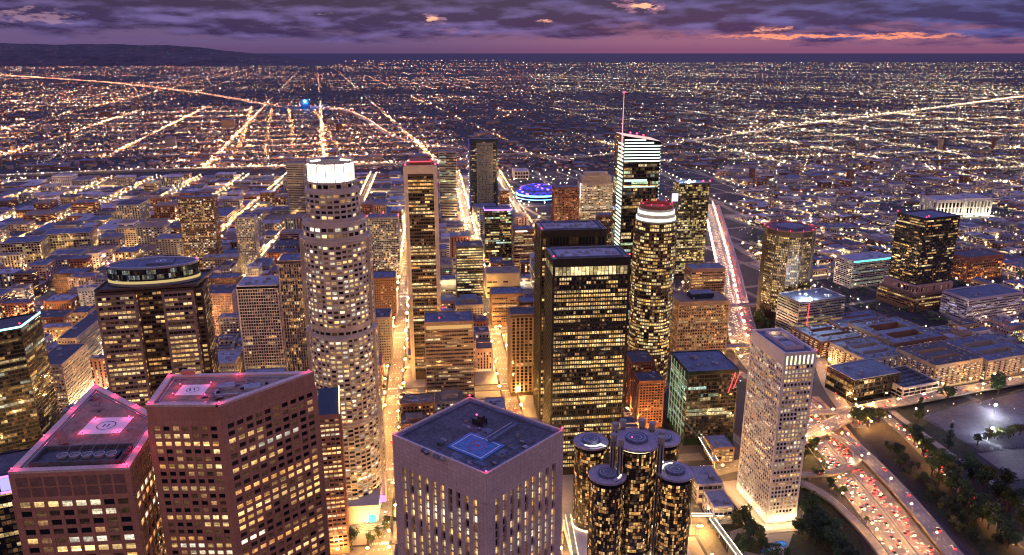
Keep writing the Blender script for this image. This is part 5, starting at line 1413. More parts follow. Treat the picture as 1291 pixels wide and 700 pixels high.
row((1024, 600), (1062, 628), 8, ['round1', 'round2'], .8, 1.2, 'tree in the hedge-like clump below the loop ramp', 'trees below the loop ramp', 4)
row((930, 655), (962, 690), 16, ['olive1', 'round1', 'dark2'], 1.1, 1.7, 'garden tree on the lit plaza before the white gridded tower', 'garden trees on the plaza', 6)
row((880, 545), (925, 575), 6, ['dark1', 'round1'], 1.0, 1.3, 'tree at foot of the dark green glass office', 'trees by the green glass office', 5)
row((1005, 668), (1070, 715), 16, ['dark1', 'round1', 'dark2'], 1.3, 2.0, 'tree along the near edge of the curved left ramp', 'trees below the curved ramp', 7)
row((915, 690), (1000, 708), 14, ['olive1', 'round1'], .8, 1.3, 'garden tree beside the small blue pools', 'garden trees by the pools', 8)
row((470, 690), (490, 660), 5, ['round1', 'olive1'], .8, 1.1, 'small tree beside the glowing plaza steps', 'trees by the plaza steps', 3)
row((955, 400), (975, 440), 22, ['dark1', 'round2', 'dark2'], 1.3, 2.1, 'tree in the dark strip beside the freeway below the bronze round tower', 'dark trees beside the freeway', 8)
row((1240, 556), (1291, 548), 12, ['olive1', 'olive2'], 1.0, 1.5, 'floodlit tree along the near fence of the court', 'trees along the court fence', 3)
for w in (AV[14], AV[15]):
    for c in range(560, 1250, 24):
        for s_ in (-11.5, 11.5):
            if rt.random() < .5: continue
            p = W(w+s_, c+rt.uniform(-4, 4)); x, y = PX(p[0], p[1], 5)
            if any(sat(circ(p, 2.5, 6), r) for r in RES): continue
            tree(rt.choice(['round1', 'round3', 'dark1']), (p[0], p[1], .14), rt.uniform(.7, 1.05), ('street tree along the golden avenue right of the round crowned skyscraper' if w == AV[14] else 'street tree along the avenue between tan banded block and twin towers'), ('trees along the golden avenue' if w == AV[14] else 'trees along the second avenue'))

# ------------------------------------------------------------------ street lamps
lp = []
rl_ = random.Random(15)
WC = [(1, .48, .13), (1, .50, .15), (1, .54, .19), (1, .62, .27)]
def line_lamps(L, o_, step, z, cols, pw=1.0, chk=0):
    Nn = normals(L); acc = 0
    for k in range(len(L)-1):
        d = math.dist(L[k], L[k+1]); 
        while acc < d:
            t = acc/d; lp.append((L[k][0]+(L[k+1][0]-L[k][0])*t+Nn[k][0]*o_, L[k][1]+(L[k+1][1]-L[k][1])*t+Nn[k][1]*o_, z, rl_.choice(cols), pw, chk)); acc += step
        acc -= d
for w in AV[19:]: line_lamps([W(w, 1160), W(w, 2500)], 9.6, 40, .14, WC, .6, 1)
for w in AV:
    hot = 1.5 if w in (AV[14], AV[15], AV[16], AV[12]) else 1.2
    if w > 300: continue
    line_lamps([W(w, 430), W(w, 2500)], 9.6, 36, .14, WC, hot, 1); line_lamps([W(w, 445), W(w, 2500)], -9.6, 36, .14, WC, hot, 1)
for c in CR: line_lamps([W(AV[0]+20, c), W(230 if c < 1150 else 500, c)], 8.6, 42, .14, WC, .9, 1)
LW = [(1, .64, .28), (1, .74, .40), (1, .54, .20)]
for w in EW: line_lamps([V(w, -330), V(w, 1500)], 6.2, 58, .12, LW, .32, 1)
for c in EC: line_lamps([V(20, c), V(1600, c)], 6.2, 58, .12, LW, .3, 1)
line_lamps(FW, 0, 30, 0, [(1, .48, .22), (1, .42, .22)], .8); line_lamps(FW, -25, 26, 0, [(1, .62, .32)], .8)
line_lamps(I10, 0, 60, 6, [(1, .52, .22), (1, .62, .3)], .4); line_lamps(I11, 0, 90, 6, [(1, .30, .13)], .22)
for L, z, p_, o_ in ((RA, 6, .3, -6.6), (OV, 5, .5, 8.2), (OV, 5, .5, -8.2), (RB, 5, .2, 3.8), (RC, 6.3, .2, 3.5), (OB, 5.4, .3, 4.8)): line_lamps(L, o_, 42, z, [(1, .66, .24), (1, .6, .2)], p_)  # lamps on the ramps are added to light their decks
line_lamps(HS, 7, 30, .16, [(1, .5, .18)], .5); line_lamps(S2, 9, 26, .16, [(1, .6, .25)], 1.0)
line_lamps(NR, 9, 34, .16, [(1, .55, .3)], .9)
keep = []
for q in lp:
    x, y = PX(q[0], q[1], q[2]+9)
    if not (-15 < x < 1306 and y < 706): continue
    if q[5] and any(sat(circ((q[0], q[1]), .8, 4), r) for r in RES): continue
    if q[0] > 250 and q[2] == .12 and beyond_fw(q) < 60: continue
    keep.append(q)
keep.sort(key=lambda q: q[0]**2+q[1]**2)
pm = {}
def lamp_mesh(white, lev):
    b = MB(); b.tube([(0, 0, 0), (0, 0, 8.6), (.5, 0, 9.2), (1.6, 0, 9.3)], [.14, .09, .07, .06], 6); b.box((0, 0), .5, .5, 0, .5, 0)
    b.box((1.8, 0), 1.1, .5, 9.1, 9.4, 0, 1)
    return b.build('street_lamp', ['pole_grey', ('lampwhite' if white else 'lampwarm')+lev])
def road_word(q):
    k = where((q[0], q[1])); return k
seenlab = {}
for k, (x, y, z, col, pw, ck) in enumerate(keep[:300]):
    wh = col[1] > .66; lv_ = '' if pw > .85 else ('_mid' if pw > .36 else '_dim')
    if (wh, lv_) not in pm: o_ = pm[wh, lv_] = lamp_mesh(wh, lv_)
    else: o_ = pm[wh, lv_].copy(); COL.objects.link(o_)
    o_.location = (x, y, z); o_.rotation_euler = (0, 0, rl_.choice([0, 1.57, 3.14, 4.71])+GA)
    nm, rel, ds = where((x, y))
    tag(o_, f'{"white" if wh else "amber"} street lamp glowing {rel} the {nm}', 'street lamp', f'{"white" if wh else "amber"} street lamps {rel} the {nm}')
b = MB()
for (x, y, z, col, pw, ck) in keep[300:]:
    s = 2700*pw*(1 if y < 1300 else max(.22, 1-(y-1300)/900)); b.octa((x, y, z+9), .5 if y < 2500 or ck == 1 else .9, (col[0]*s, col[1]*s, col[2]*s))
tag(b.build('street_lamp_glow', ['glow_s']), kind='stuff')
print('lamps', len(keep))
# floodlight of the court, and a nearer mast added for its reflected light
for k, (x, y) in enumerate(((1253, 522), (1249, 552))):
    p = G(x, y); T = empty('floodlight_mast', (*p, .15), ('floodlight mast in the middle of the lavender court' if k == 0 else 'mast added where the lavender court reflects the floodlight'), 'floodlight')
    b = MB(); b.tube([(0, 0, 0), (0, 0, 11)], [.2, .1], 6); b.build('pole', ['pole_grey'], T)
    b = MB(); b.box((0, 0), 2.2, .6, 10.6, 11.6, 0); b.build('lamp_head', ['flood'], T)
# stall lines painted on the court
b = MB(); c0 = G(1200, 535); ca_ = math.atan2(E2[1], E2[0])
for r_ in range(5):
    for k in range(24):
        q = off(c0, ca_, k*5.2, -26+r_*22)
        x, y = PX(q[0], q[1], 0)
        if 1172 < x < 1330 and 505 < y < 562 and sat([q, (q[0]+.1, q[1]), (q[0], q[1]+.1)], [G(*p) for p in ((1180, 526), (1240, 564), (1320, 556), (1305, 495))]): flat(b, q, .16, 9, .165, ca_)
tag(b.build('stall_markings', ['grey']), kind='structure')
# fence of the court
b = MB(); q = [G(*p) for p in lotp]
for k in range(len(q)):
    a, c = q[k], q[(k+1) % len(q)]; n_ = int(math.dist(a, c)/4)
    for j in range(n_): b.box((a[0]+(c[0]-a[0])*j/n_, a[1]+(c[1]-a[1])*j/n_), .12, .12, 0, 3)
    L = math.dist(a, c); t = ((c[0]-a[0])/L, (c[1]-a[1])/L)
    for z in (1.0, 2.0, 2.9): b.wbox(a, t, (t[1], -t[0]), 0, L, z, z+.1, -.05, .05)
tag(b.build('fence', ['dark_metal']), 'dark post and rail fence around the floodlit court', 'fence')

# ------------------------------------------------------------------ traffic
def car_mesh(mt):
    b = MB()
    prof = [(-2.2, .35), (2.2, .35), (2.25, .8), (1.1, .95), (.5, 1.45), (-1.2, 1.5), (-1.9, 1.0), (-2.25, .9)]
    n = len(prof)
    for k in range(n):
        (y0, z0), (y1, z1) = prof[k], prof[(k+1) % n]
        gl = 1 if k in (3, 5) else 0
        w0 = .7 if z0 > 1.2 else .9; w1 = .7 if z1 > 1.2 else .9
        b.quad((w0, y0, z0), (w1, y1, z1), (-w1, y1, z1), (-w0, y0, z0), gl)
    for s in (1, -1):
        P = [((.7 if z > 1.2 else .9)*s, y, z) for y, z in prof]; b.poly(P if s > 0 else P[::-1], 0)
        for y in (-1.4, 1.4):
            q = [(s*.93, y+.34*math.cos(t*.785), .34+.34*math.sin(t*.785)) for t in range(8)]; b.poly(q if s > 0 else q[::-1], 2)
        b.wbox((s*.6-.3, 2.26), (1, 0), (0, 1), 0, .6, .55, .85, 0, .05, 3)
        b.wbox((s*.55-.35, -2.26), (1, 0), (0, -1), 0, .7, .55, .95, 0, .06, 4)
    return b.build('car', [mt, 'glass_black', 'tyre', 'headl', 'taill'])
cars = []
rc_ = random.Random(31)
def lane(L, o_, rev, z, s0, s1, tagname, reach=None):
    Nn = normals(L); pos = rc_.uniform(0, 15)
    for k in range(len(L)-1):
        d = math.dist(L[k], L[k+1]); an = math.atan2(L[k+1][1]-L[k][1], L[k+1][0]-L[k][0])-math.pi/2
        while pos < d:
            t = pos/d; p = (L[k][0]+(L[k+1][0]-L[k][0])*t+Nn[k][0]*o_, L[k][1]+(L[k+1][1]-L[k][1])*t+Nn[k][1]*o_)
            x, y = PX(p[0], p[1], z)
            if -10 < x < 1301 and y < 706: cars.append((math.hypot(*p), p, z, an+(math.pi if rev else 0), tagname))
            pos += rc_.uniform(s0, s1)
        pos -= d
for o_ in (2.9, 6.5, 10.2, 14): lane(FW, o_, False, .03, *((7, 15) if 5 < o_ < 12 else (12, 50)), 'red')
for o_ in (-7, -10.7, -14.4, -18.1, -21.8): lane(FW, o_, True, .03, *((7, 16) if o_ > -12 else (14, 60)), 'white')
lane(RA, 4, False, 6, 14, 60, 'ramp'); lane(RC, 0, False, 6.3, 20, 60, 'loop'); lane(HS, 2.5, False, .16, 12, 40, 'hill'); lane(HS, -2.5, True, .16, 12, 40, 'hill'); lane(NR, 3, False, .16, 9, 25, 'slip')
lane(OV, 4, False, 5, 18, 60, 'over'); lane(OV, -4, True, 5, 18, 60, 'over')
for w in AV[9:17]:
    L = [W(w, 430+k*20) for k in range(104)]
    for o_ in (2.4, 5.6): lane(L, o_, False, .02, 20, 150, 'av')
    for o_ in (-2.4, -5.6): lane(L, o_, True, .02, 30, 220, 'av')
for c in CR[1:8]:
    L = [W(AV[6]+k*20, c) for k in range(60)]; lane(L, 3, False, .02, 24, 150, 'st'); lane(L, -3, True, .02, 24, 150, 'st')
cars = [q for q in cars if not (q[4] in ('av', 'st') and any(sat(circ(q[1], 1, 4), r) for r in RES[:78]))]
cars.sort(key=lambda q: q[0])
cm = {}
CN = {'car_a': 'silver', 'car_b': 'black', 'car_c': 'white', 'car_d': 'red'}
CW_ = {'red': 'driving away on the red-lit side of the freeway', 'white': 'approaching on the white-lit side of the freeway', 'ramp': 'on the wide raised concrete ramp', 'loop': 'on the loop ramp', 'hill': 'on the orange road above the slope',
       'slip': 'on the slip road right of the white gridded tower', 'over': 'on the yellow-lit overpass street', 'av': 'on the avenue {}', 'st': 'on the cross street {}'}
for d, p, z, an, tg in cars[:300]:
    mt = rc_.choice(['car_a', 'car_a', 'car_b', 'car_b', 'car_c', 'car_d'])
    if mt not in cm: o_ = cm[mt] = car_mesh(mt)
    else: o_ = cm[mt].copy(); COL.objects.link(o_)
    o_.location = (p[0], p[1], z); o_.rotation_euler = (0, 0, an)
    wd = CW_[tg]
    if '{}' in wd: nm, rel, ds = where(p); wd = wd.format(f'{rel} the {nm}')
    tag(o_, f'{CN[mt]} car {wd}', 'car', f'{CN[mt]} cars {wd}')
def traffic(lst, name):
    b = MB()
    for d, p, z, an, tg in lst:
        t = (math.cos(an), math.sin(an)); f = (-t[1], t[0]); sc = max(1.0, d/4200)
        b.box(p, 1.8, 4.3, z+.3, z+1.4, an, 0)
        a = (p[0]-t[0]*.9*sc+f[0]*2.2, p[1]-t[1]*.9*sc+f[1]*2.2); b.wbox(a, t, f, 0, 1.8*sc, z+.5, z+.5+.4*sc, 0, .1, 1)
        a = (p[0]-t[0]*.9*sc-f[0]*2.2, p[1]-t[1]*.9*sc-f[1]*2.2); b.wbox(a, t, (-f[0], -f[1]), 0, 1.8*sc, z+.5, z+.5+.4*sc, 0, .1, 2)
    return tag(b.build(name, ['car_b', 'headl_far', 'taill_far']), kind='stuff')
traffic(cars[300:], 'far_traffic')
cars = []
for o_ in (5, 9, 13): lane(I10, o_, False, 6, 30, 150, 'x'); lane(I10, -o_, True, 6, 30, 150, 'x'); lane(I11, o_, False, 6, 24, 110, 'x'); lane(I11, -o_, True, 6, 40, 180, 'x')
traffic(cars, 'far_freeway_traffic')

# ------------------------------------------------------------------ plaza, steps, pools, walkways
c = G(468, 655); T = empty('fountain_plaza', (*c, 0), 'glowing round plaza with curved steps at foot of the round crowned skyscraper', 'plaza steps')
for k in range(5):
    b = MB(); b.prism(circ((0, 0), 16-k*2.6, 30), k*.45, k*.45+.45); b.build('step', ['plaza'], T)
b = MB(); b.ring(circ((0, 0), 3.4, 24), circ((0, 0), 2.9, 24), 2.25, 3.0); b.build('basin', ['stone_pale'], T); b = MB(); b.prism(circ((0, 0), 2.85, 24), 2.25, 2.7); b.build('water', ['water_pool'], T)
for k in range(6): lamp((c[0]+13*math.cos(k*1.05), c[1]+13*math.sin(k*1.05), 5.5), (1, .72, .30), 2600, .4)
c = G(480, 640); b = MB(); b.wbox((0, 0), (1, 0), (0, -1), 0, 5, 6, 12, 0, .5); o_ = b.build('lit_sign', ['led_purple']); o_.location = (*c, 0); tag(o_, 'small violet lit sign beside the glowing plaza', 'sign')
b = MB(); b.tube([(0, 0, 0), (0, 0, 6)], .3, 6); q = b.build('post', ['pole_grey'], o_); q.location = (2.5, .4, 0)
for k, (x, y) in enumerate(((985, 686), (968, 696))):
    b = MB(); p = G(x, y); b.prism(circ((0, 0), 5.5, 24, 0, 3.4), .1, .5); o_ = b.build('pool', ['water_pool']); o_.location = (*p, 0)
    tag(o_, 'small blue pool on the garden plaza, ' + ('nearer the white gridded tower' if k == 0 else 'nearer the bottom edge'), 'pool'); lamp((*p, 3), (.3, .6, 1), 500, .3)
def canopy(name, p0, p1, w, z, label, mt='white_strip'):
    a, c = G(*p0, z), G(*p1, z); L = math.dist(a, c); t = ((c[0]-a[0])/L, (c[1]-a[1])/L); n = (t[1], -t[0])
    T = empty(name, (*a, 0), label, 'walkway')
    b = MB(); b.wbox((0, 0), t, n, 0, L, z, z+.5, -w/2, w/2); b.build('deck', ['plaza'], T)
    b = MB()
    for s_ in (-w/2+.1, w/2-.5): b.wbox((0, 0), t, n, 0, L, z+.5, z+1.1, s_, s_+.3)
    b.build('light_strip', [mt], T)
    b = MB()
    for k in range(int(L/14)+1): b.wbox((0, 0), t, n, min(L-.6, k*14), min(L-.6, k*14)+.6, 0, z, -.3, .3)
    b.build('column', ['grey'], T)
    for k in range(int(L/12)+1): lamp((a[0]+t[0]*k*12, a[1]+t[1]*k*12, z+3), (1, .82, .5), 420, .3)
canopy('walkway', (880, 545), (902, 582), 6, 8, 'bright roofed walkway slanting beside the green glass office')
canopy('walkway', (885, 588), (905, 612), 4, 8, 'bright footbridge crossing the street behind the cylinder hotel')
canopy('walkway', (898, 655), (935, 705), 5, 8, 'long lit footbridge leading to the bottom edge right of the cylinder hotel')
canopy('walkway', (872, 650), (912, 650), 4, 8, 'short lit footbridge beside the rightmost hotel cylinder')
canopy('walkway', (716, 650), (728, 715), 5, 8, 'lit footbridge between pale granite tower and cylinder hotel', 'warm_strip')
for (x0, x1, y0, y1, d, mt, lb) in ((900, 926, 566, 585, 26, 'brick_dark', 'small flat pavilion with pinkish roof in front of green glass office'), (880, 912, 612, 635, 30, 'lav', 'low curved-roof pavilion between cylinder hotel and white gridded tower'), (900, 925, 640, 662, 24, 'lav', 'low lavender service building beside the long lit footbridge')):
    T = mid('pavilion', lb, x0, x1, y0, y1, d, S(mt, base=1, top=1, bay=4, fh=4, pw=.5, pd=.2, sh=1, sd=.2, lit=.5, lv=.6), None, 'roof_white', units=3, ph=.8)
# blue lit landmark sign far off
c = G(380, 137); T = Tower('lit_building', 'far building shining bright blue at end of the straight streets', rect(c, 60, 40), reserve=False)
b = MB(); b.prism(rect(c, 60, 40), 0, 60); T.part('wall', b, ['glass_blue']); b = MB(); b.wbox(c, D2, (D2[1], -D2[0]), 14, 46, 30, 62, .2, 1.5); T.part('lit_sign', b, ['sign_blue']); b = MB(); b.octa((c[0]+30*D2[0], c[1]-4, 52), 9); T.part('lamp', b, [emit('ice white lamp', (.6, .9, 1), 12)]); lamp((c[0]+30, c[1]-40, 60), (.05, .3, 1), 900000, 2); lamp((c[0]+30, c[1]+120, 70), (.05, .3, 1), 900000, 2)

# ------------------------------------------------------------------ the far town: roofs, trees and its lights
FA = math.radians(14); FN = (-math.sin(FA), math.cos(FA)); FE = (math.cos(FA), math.sin(FA))
def FP(e, n): return (e*FE[0]+n*FN[0], e*FE[1]+n*FN[1])
rf_ = random.Random(5)
b = MB(); tr = MB()
def inview(p, z=0, m=20):
    x, y = PX(p[0], p[1], z); return -m < x < 1291+m and y < 560
n_ = 0
while n_ < 9000:
    Y = 1500*math.exp(rf_.random()**1.2*2.0); X = rf_.uniform(-.78, .78)*Y; p = (X, Y)
    if Y < 2560 and (X < 60 or beyond_fw(p) < 60 or (Y < 2300 and (X-EO[0])*E2[0]+(Y-EO[1])*E2[1] < 1600)): continue
    if not is_free(circ(p, 8, 4)): continue
    n_ += 1
    big = rf_.random() < .12
    sx, sy, h = (rf_.uniform(25, 70), rf_.uniform(20, 50), rf_.uniform(6, 13)) if big else (rf_.uniform(9, 16), rf_.uniform(9, 20), rf_.uniform(4, 7.5))
    if rf_.random() < .006: h = rf_.uniform(20, 50)
    b.box(p, sx, sy, 0, h, FA+rf_.choice([0, 0, 0, .1]), rf_.randrange(4), 4+rf_.randrange(4))
tag(b.build('distant_roofs', ['grey', 'brick_dark', 'brick_dark', 'tan_conc', 'roof_blue', 'roof_dark', 'roof_blue', 'roof_blue']), kind='stuff')
b = MB(); n_ = 0
while n_ < 7500:
    Y = 900*math.exp(rf_.random()*2.4); X = rf_.uniform(-.78, .78)*Y; p = (X, Y)
    if Y < 2560 and (X < 250 or beyond_fw(p) < 50): continue
    n_ += 1
    r_ = rf_.uniform(2.5, 5)*max(1, Y/4500)
    if Y < 2400 and not is_free(circ(p, r_, 6)): continue
    for j in range(7):
        q = (X+rf_.gauss(0, r_*.5), Y+rf_.gauss(0, r_*.5), rf_.uniform(2, 3.5)+r_*.6); b.octa(q, r_*rf_.uniform(.4, .65), None, rf_.randrange(2), r_*.5)
tag(b.build('distant_trees', ['leaf_b', 'leaf_a']), kind='stuff')
def vnoise(x, y):
    i, j = math.floor(x), math.floor(y); fx, fy = x-i, y-j; fx = fx*fx*(3-2*fx); fy = fy*fy*(3-2*fy)
    def h(a, b_): n = (a*374761393+b_*668265263) & 0xffffffff; n = ((n ^ (n >> 13))*1274126177) & 0xffffffff; return (n & 0xffff)/65535
    return (h(i, j)*(1-fx)+h(i+1, j)*fx)*(1-fy)+(h(i, j+1)*(1-fx)+h(i+1, j+1)*fx)*fy
PALL = [(1, .34, .26)]*4+[(1, .46, .16)]*6+[(1, .62, .32)]*4+[(1, .80, .58)]*3+[(1, .36, .11)]*5+[(1, .16, .07)]*2+[(.75, .75, 1)]*3+[(1, .10, .08)]+[(.6, 1, .65)]
PALR = [(1, .60, .24)]*4+[(1, .70, .34)]*4+[(1, .84, .55)]*4+[(.92, .96, .95)]*3+[(1, .56, .26)]*2+[(.75, 1, .7)]*2+[(1, .3, .12)]+[(.95, .95, .5)]*2
FL = []; b = MB(); n_ = 0
def put(p, z=5, boost=1.0, col=None, big=1.0):
    Y = math.hypot(*p)
    pal = PALL if p[0] < .04*p[1]-60 or rf_.random() < .25 else PALR
    c = col or rf_.choice(pal); s = min(3.2 if rf_.random() < .93 else 14, .42*math.exp(rf_.gauss(0, 1.1)))*boost*1.7
    r_ = max(.28, Y*.00027)*rf_.uniform(.75, 1.3)*big*(1.5 if s > 9 else 1)
    b.tetra((p[0], p[1], z), r_*1.2, (c[0]*s, c[1]*s, c[2]*s))
while n_ < 85000:
    Y = 1250/(rf_.random()*.962+.038)**.98; X = rf_.uniform(-.76, .76)*Y
    e = X*FE[0]+Y*FE[1]; nn = X*FN[0]+Y*FN[1]
    den = vnoise(e/900+9, nn/1300+4)*.6+vnoise(e/260, nn/420)*.3+vnoise(e/90+5, nn/160)*.28
    if rf_.random() > max(.02, (den-.40)*2.6): continue
    k = rf_.random(); bo = .8
    if k < .30: st_ = 1100 if Y > 9000 else (420 if Y > 4000 else 210); nn = round(nn/st_)*st_+rf_.gauss(0, 7); bo = 1.5
    elif k < .55: e = round(e/400)*400+rf_.gauss(0, 6); bo = 1.2
    p = FP(e, nn)
    if not inview(p): continue
    if p[1] < 2550 and (p[0] < 120 or beyond_fw(p) < 40): continue
    n_ += 1; put(p, rf_.uniform(4, 9), bo*(.8 if X > 600 else 1))
    if n_ % (22 if X < 500 else 50) == 0 and Y < 9000 and k < .55: q = rf_.choice([(1, .36, .09), (1, .42, .12), (1, .5, .2)] if X < 500 else LW); FL.append((p[0], p[1], q, Y))
# lit boulevards running straight away on the left, strips and freeways
def strip(pts, step, col, boost, jit=6, big=1.0):
    L = [G(*p) for p in pts]
    for a, c in zip(L, L[1:]):
        n = int(math.dist(a, c)/step)
        for j in range(n):
            w = (j+rf_.random())/n; put((a[0]*(1-w)+c[0]*w+rf_.gauss(0, jit), a[1]*(1-w)+c[1]*w+rf_.gauss(0, jit)), 8, boost, rf_.choice(col), big)
OC_ = [(1, .38, .12), (1, .46, .16), (1, .58, .24), (1, .25, .1)]; WC_ = [(1, .8, .52), (1, .7, .4), (1, .9, .7)]
strip([(288, 206), (300, 190), (310, 165), (317, 136)], 9, OC_, 2.6, 7, 1.1); strip([(333, 200), (338, 170), (343, 138)], 11, OC_, 2.0, 6); strip([(371, 196), (368, 160), (364, 138)], 10, OC_, 2.2, 6); strip([(428, 192), (412, 165), (396, 140)], 11, OC_, 2.0, 6)
strip([(0, 232), (60, 205), (110, 168)], 14, WC_, 1.6, 12); strip([(240, 205), (258, 186), (268, 172)], 14, OC_, 1.6, 8); strip([(0, 200), (100, 172), (200, 140)], 26, WC_, 1.2, 16)
strip([(0, 95), (130, 104), (250, 118), (330, 132), (440, 140), (470, 155), (500, 176), (540, 186)], 22, [(1, .2, .1), (1, .5, .25), (1, .35, .18)], 2.2, 8)
strip([(0, 224), (160, 216), (330, 212), (500, 208)], 10, WC_, 4, 4, 1.3); strip([(560, 202), (640, 192), (720, 203), (840, 185), (1000, 160), (1160, 140), (1291, 122)], 13, [(1, .66, .36), (1, .8, .5)], 2.2, 8)
strip([(900, 110), (1100, 108), (1200, 106)], 60, WC_, 1.6, 30); strip([(640, 82), (900, 80)], 160, WC_, 2, 100); strip([(330, 108), (620, 104)], 90, OC_, 1.6, 60); strip([(0, 82), (340, 78), (640, 76)], 120, OC_+WC_, 2, 200)
strip([(1000, 205), (1291, 185)], 30, WC_, 1.4, 16); strip([(1040, 262), (1180, 240), (1291, 228)], 16, OC_+WC_, 1.6, 14); strip([(905, 265), (1000, 255), (1100, 262)], 16, WC_, 1.5, 20)
# lights on the headland, and scattered on the street blocks
for k in range(420):
    u = rf_.random(); x = -23000+u*16500; d = rf_.uniform(0, 2600); k_ = min(119, max(0, int((x+23500)/150))); hh = pr[k_][1]*(d/900*.42 if d < 900 else .42+(d-900)/1000*.3 if d < 1900 else .72+(d-1900)/1100*.28)+14
    p = (x, 22480+d)
    if rf_.random() < .85: b.octa((p[0], p[1], hh+4), rf_.uniform(3.5, 6), tuple(q*rf_.uniform(.3, 1.6) for q in rf_.choice(PALL)))
tag(b.build('city_lights', ['glow']), kind='stuff')
b = MB()
for x, y, q, Y in FL: s = 900; b.octa((x, y, 11), .42+Y*.00003, tuple(v*s for v in q))
tag(b.build('boulevard_lamp_glow', ['glow_s']), kind='stuff')
b = MB()
for k in range(3600):
    if k % 5 < 3:
        w_, c_ = rf_.uniform(AV[0], 215), rf_.uniform(640, 2500)
        if rf_.random() < .5: w_ = rf_.choice(AV[:-1])+rf_.choice((-9, 9))
        p = W(w_, c_)
    else: p = V(rf_.uniform(20, 1500), rf_.uniform(-330, 1400))
    if not inview(p) or p[1] > 2550: continue
    if p[0] > 250 and abs(beyond_fw(p)) < 45: continue
    if any(sat(circ(p, .6, 4), r) for r in RES[:70]): continue
    pal = PALL if p[0] < 100 else PALR; c = rf_.choice(pal); s = min(20, .5*math.exp(rf_.gauss(0, 1.2)))*4
    b.octa((p[0], p[1], rf_.uniform(3, 9)), rf_.uniform(.3, .75), (c[0]*s, c[1]*s, c[2]*s))
tag(b.build('block_lights', ['glow']), kind='stuff')
# ------------------------------------------------------------------ dusk sky
wd = bpy.data.worlds.new('World'); SC.world = wd; wd.use_nodes = True; nt = wd.node_tree; nt.nodes.clear(); L_ = nt.links.new
out = N(nt, 'ShaderNodeOutputWorld'); bg = N(nt, 'ShaderNodeBackground', i_Strength=1.0); L_(bg.outputs[0], out.inputs[0])
tc = N(nt, 'ShaderNodeTexCoord'); sx = N(nt, 'ShaderNodeSeparateXYZ'); L_(tc.outputs['Generated'], sx.inputs[0])
def mth(op, a, b=0.0, clamp=False):
    n = N(nt, 'ShaderNodeMath', operation=op, use_clamp=clamp)
    for i, v in enumerate((a, b)):
        if hasattr(v, 'is_linked') or hasattr(v, 'links'): L_(v, n.inputs[i])
        else: n.inputs[i].default_value = v
    return n.outputs[0]
def sstep(v, a, b):
    n = N(nt, 'ShaderNodeMapRange', interpolation_type='SMOOTHSTEP'); L_(v, n.inputs[0]); n.inputs[1].default_value = a; n.inputs[2].default_value = b; return n.outputs[0]
def mix(f, A, B):
    n = N(nt, 'ShaderNodeMix', data_type='RGBA')
    for i, v in ((0, f), (6, A), (7, B)):
        if hasattr(v, 'links'): L_(v, n.inputs[i])
        elif i == 0: n.inputs[i].default_value = v
        else: n.inputs[i].default_value = (*v, 1)
    return n.outputs[2]
def noise(x, y, z, detail=6, rough=.6):
    c = N(nt, 'ShaderNodeCombineXYZ'); 
    for i, v in enumerate((x, y, z)):
        if hasattr(v, 'links'): L_(v, c.inputs[i])
        else: c.inputs[i].default_value = v
    n = N(nt, 'ShaderNodeTexNoise', i_Scale=1.0, i_Detail=float(detail), i_Roughness=rough); L_(c.outputs[0], n.inputs['Vector']); return n.outputs['Fac']
el = mth('MULTIPLY', mth('ARCSINE', sx.outputs[2]), 57.2958); az = mth('MULTIPLY', mth('ARCTAN2', sx.outputs[0], sx.outputs[1]), 57.2958)
azs = mth('MULTIPLY', az, .16); els = mth('MULTIPLY', el, .95)
n1 = noise(azs, els, 1.3, 7, .62); n2 = noise(mth('MULTIPLY', az, .24), mth('MULTIPLY', el, 1.15), 5.1, 8, .52); n2b = noise(mth('MULTIPLY', mth('ADD', az, .3), .24), mth('MULTIPLY', mth('ADD', el, .34), 1.15), 5.1, 8, .52); n3 = noise(mth('MULTIPLY', az, 1.2), mth('MULTIPLY', el, 4.5), 2.2, 4)
right = sstep(az, -14, 16)
clear = mix(right, (.115, .078, .185), (.245, .105, .185))
clear = mix(sstep(el, .75, .05), clear, mix(right, (.105, .062, .15), (.20, .075, .16)))
n2 = mth('ADD', mth('MULTIPLY', sstep(n2, .34, .66), .5), mth('MULTIPLY', mth('SUBTRACT', n2, n2b), 3.0), True); cl = mix(n2, (.024, .020, .085), (.125, .098, .285)); clr = mix(n2, (.012, .020, .105), (.072, .090, .30)); cl = mix(sstep(az, 6, 30), cl, clr)
cl = mix(sstep(el, 2.3, 4.0), cl, mix(n2, mix(right, (.024, .016, .058), (.016, .018, .085)), mix(right, (.085, .055, .145), (.055, .06, .21))))
cf = sstep(mth('ADD', mth('MULTIPLY', mth('SUBTRACT', el, 1.05), .6), mth('MULTIPLY', mth('SUBTRACT', n1, .5), 2.6)), -.25, .35)
col = mix(cf, clear, cl)
n3 = noise(mth('MULTIPLY', az, .85), mth('MULTIPLY', el, 3.0), 2.2, 7, .62)
def blob(col, a0, e0, ra, re, c, amt):
    da = mth('DIVIDE', mth('SUBTRACT', az, a0), ra); de = mth('DIVIDE', mth('SUBTRACT', el, e0), re)
    g_ = mth('SUBTRACT', 1.0, mth('ADD', mth('MULTIPLY', da, da), mth('MULTIPLY', de, de)))
    return mix(mth('MULTIPLY', sstep(mth('ADD', mth('MULTIPLY', g_, .22), n3), .60, .74), amt), col, c)
OG = (1.0, .50, .30)
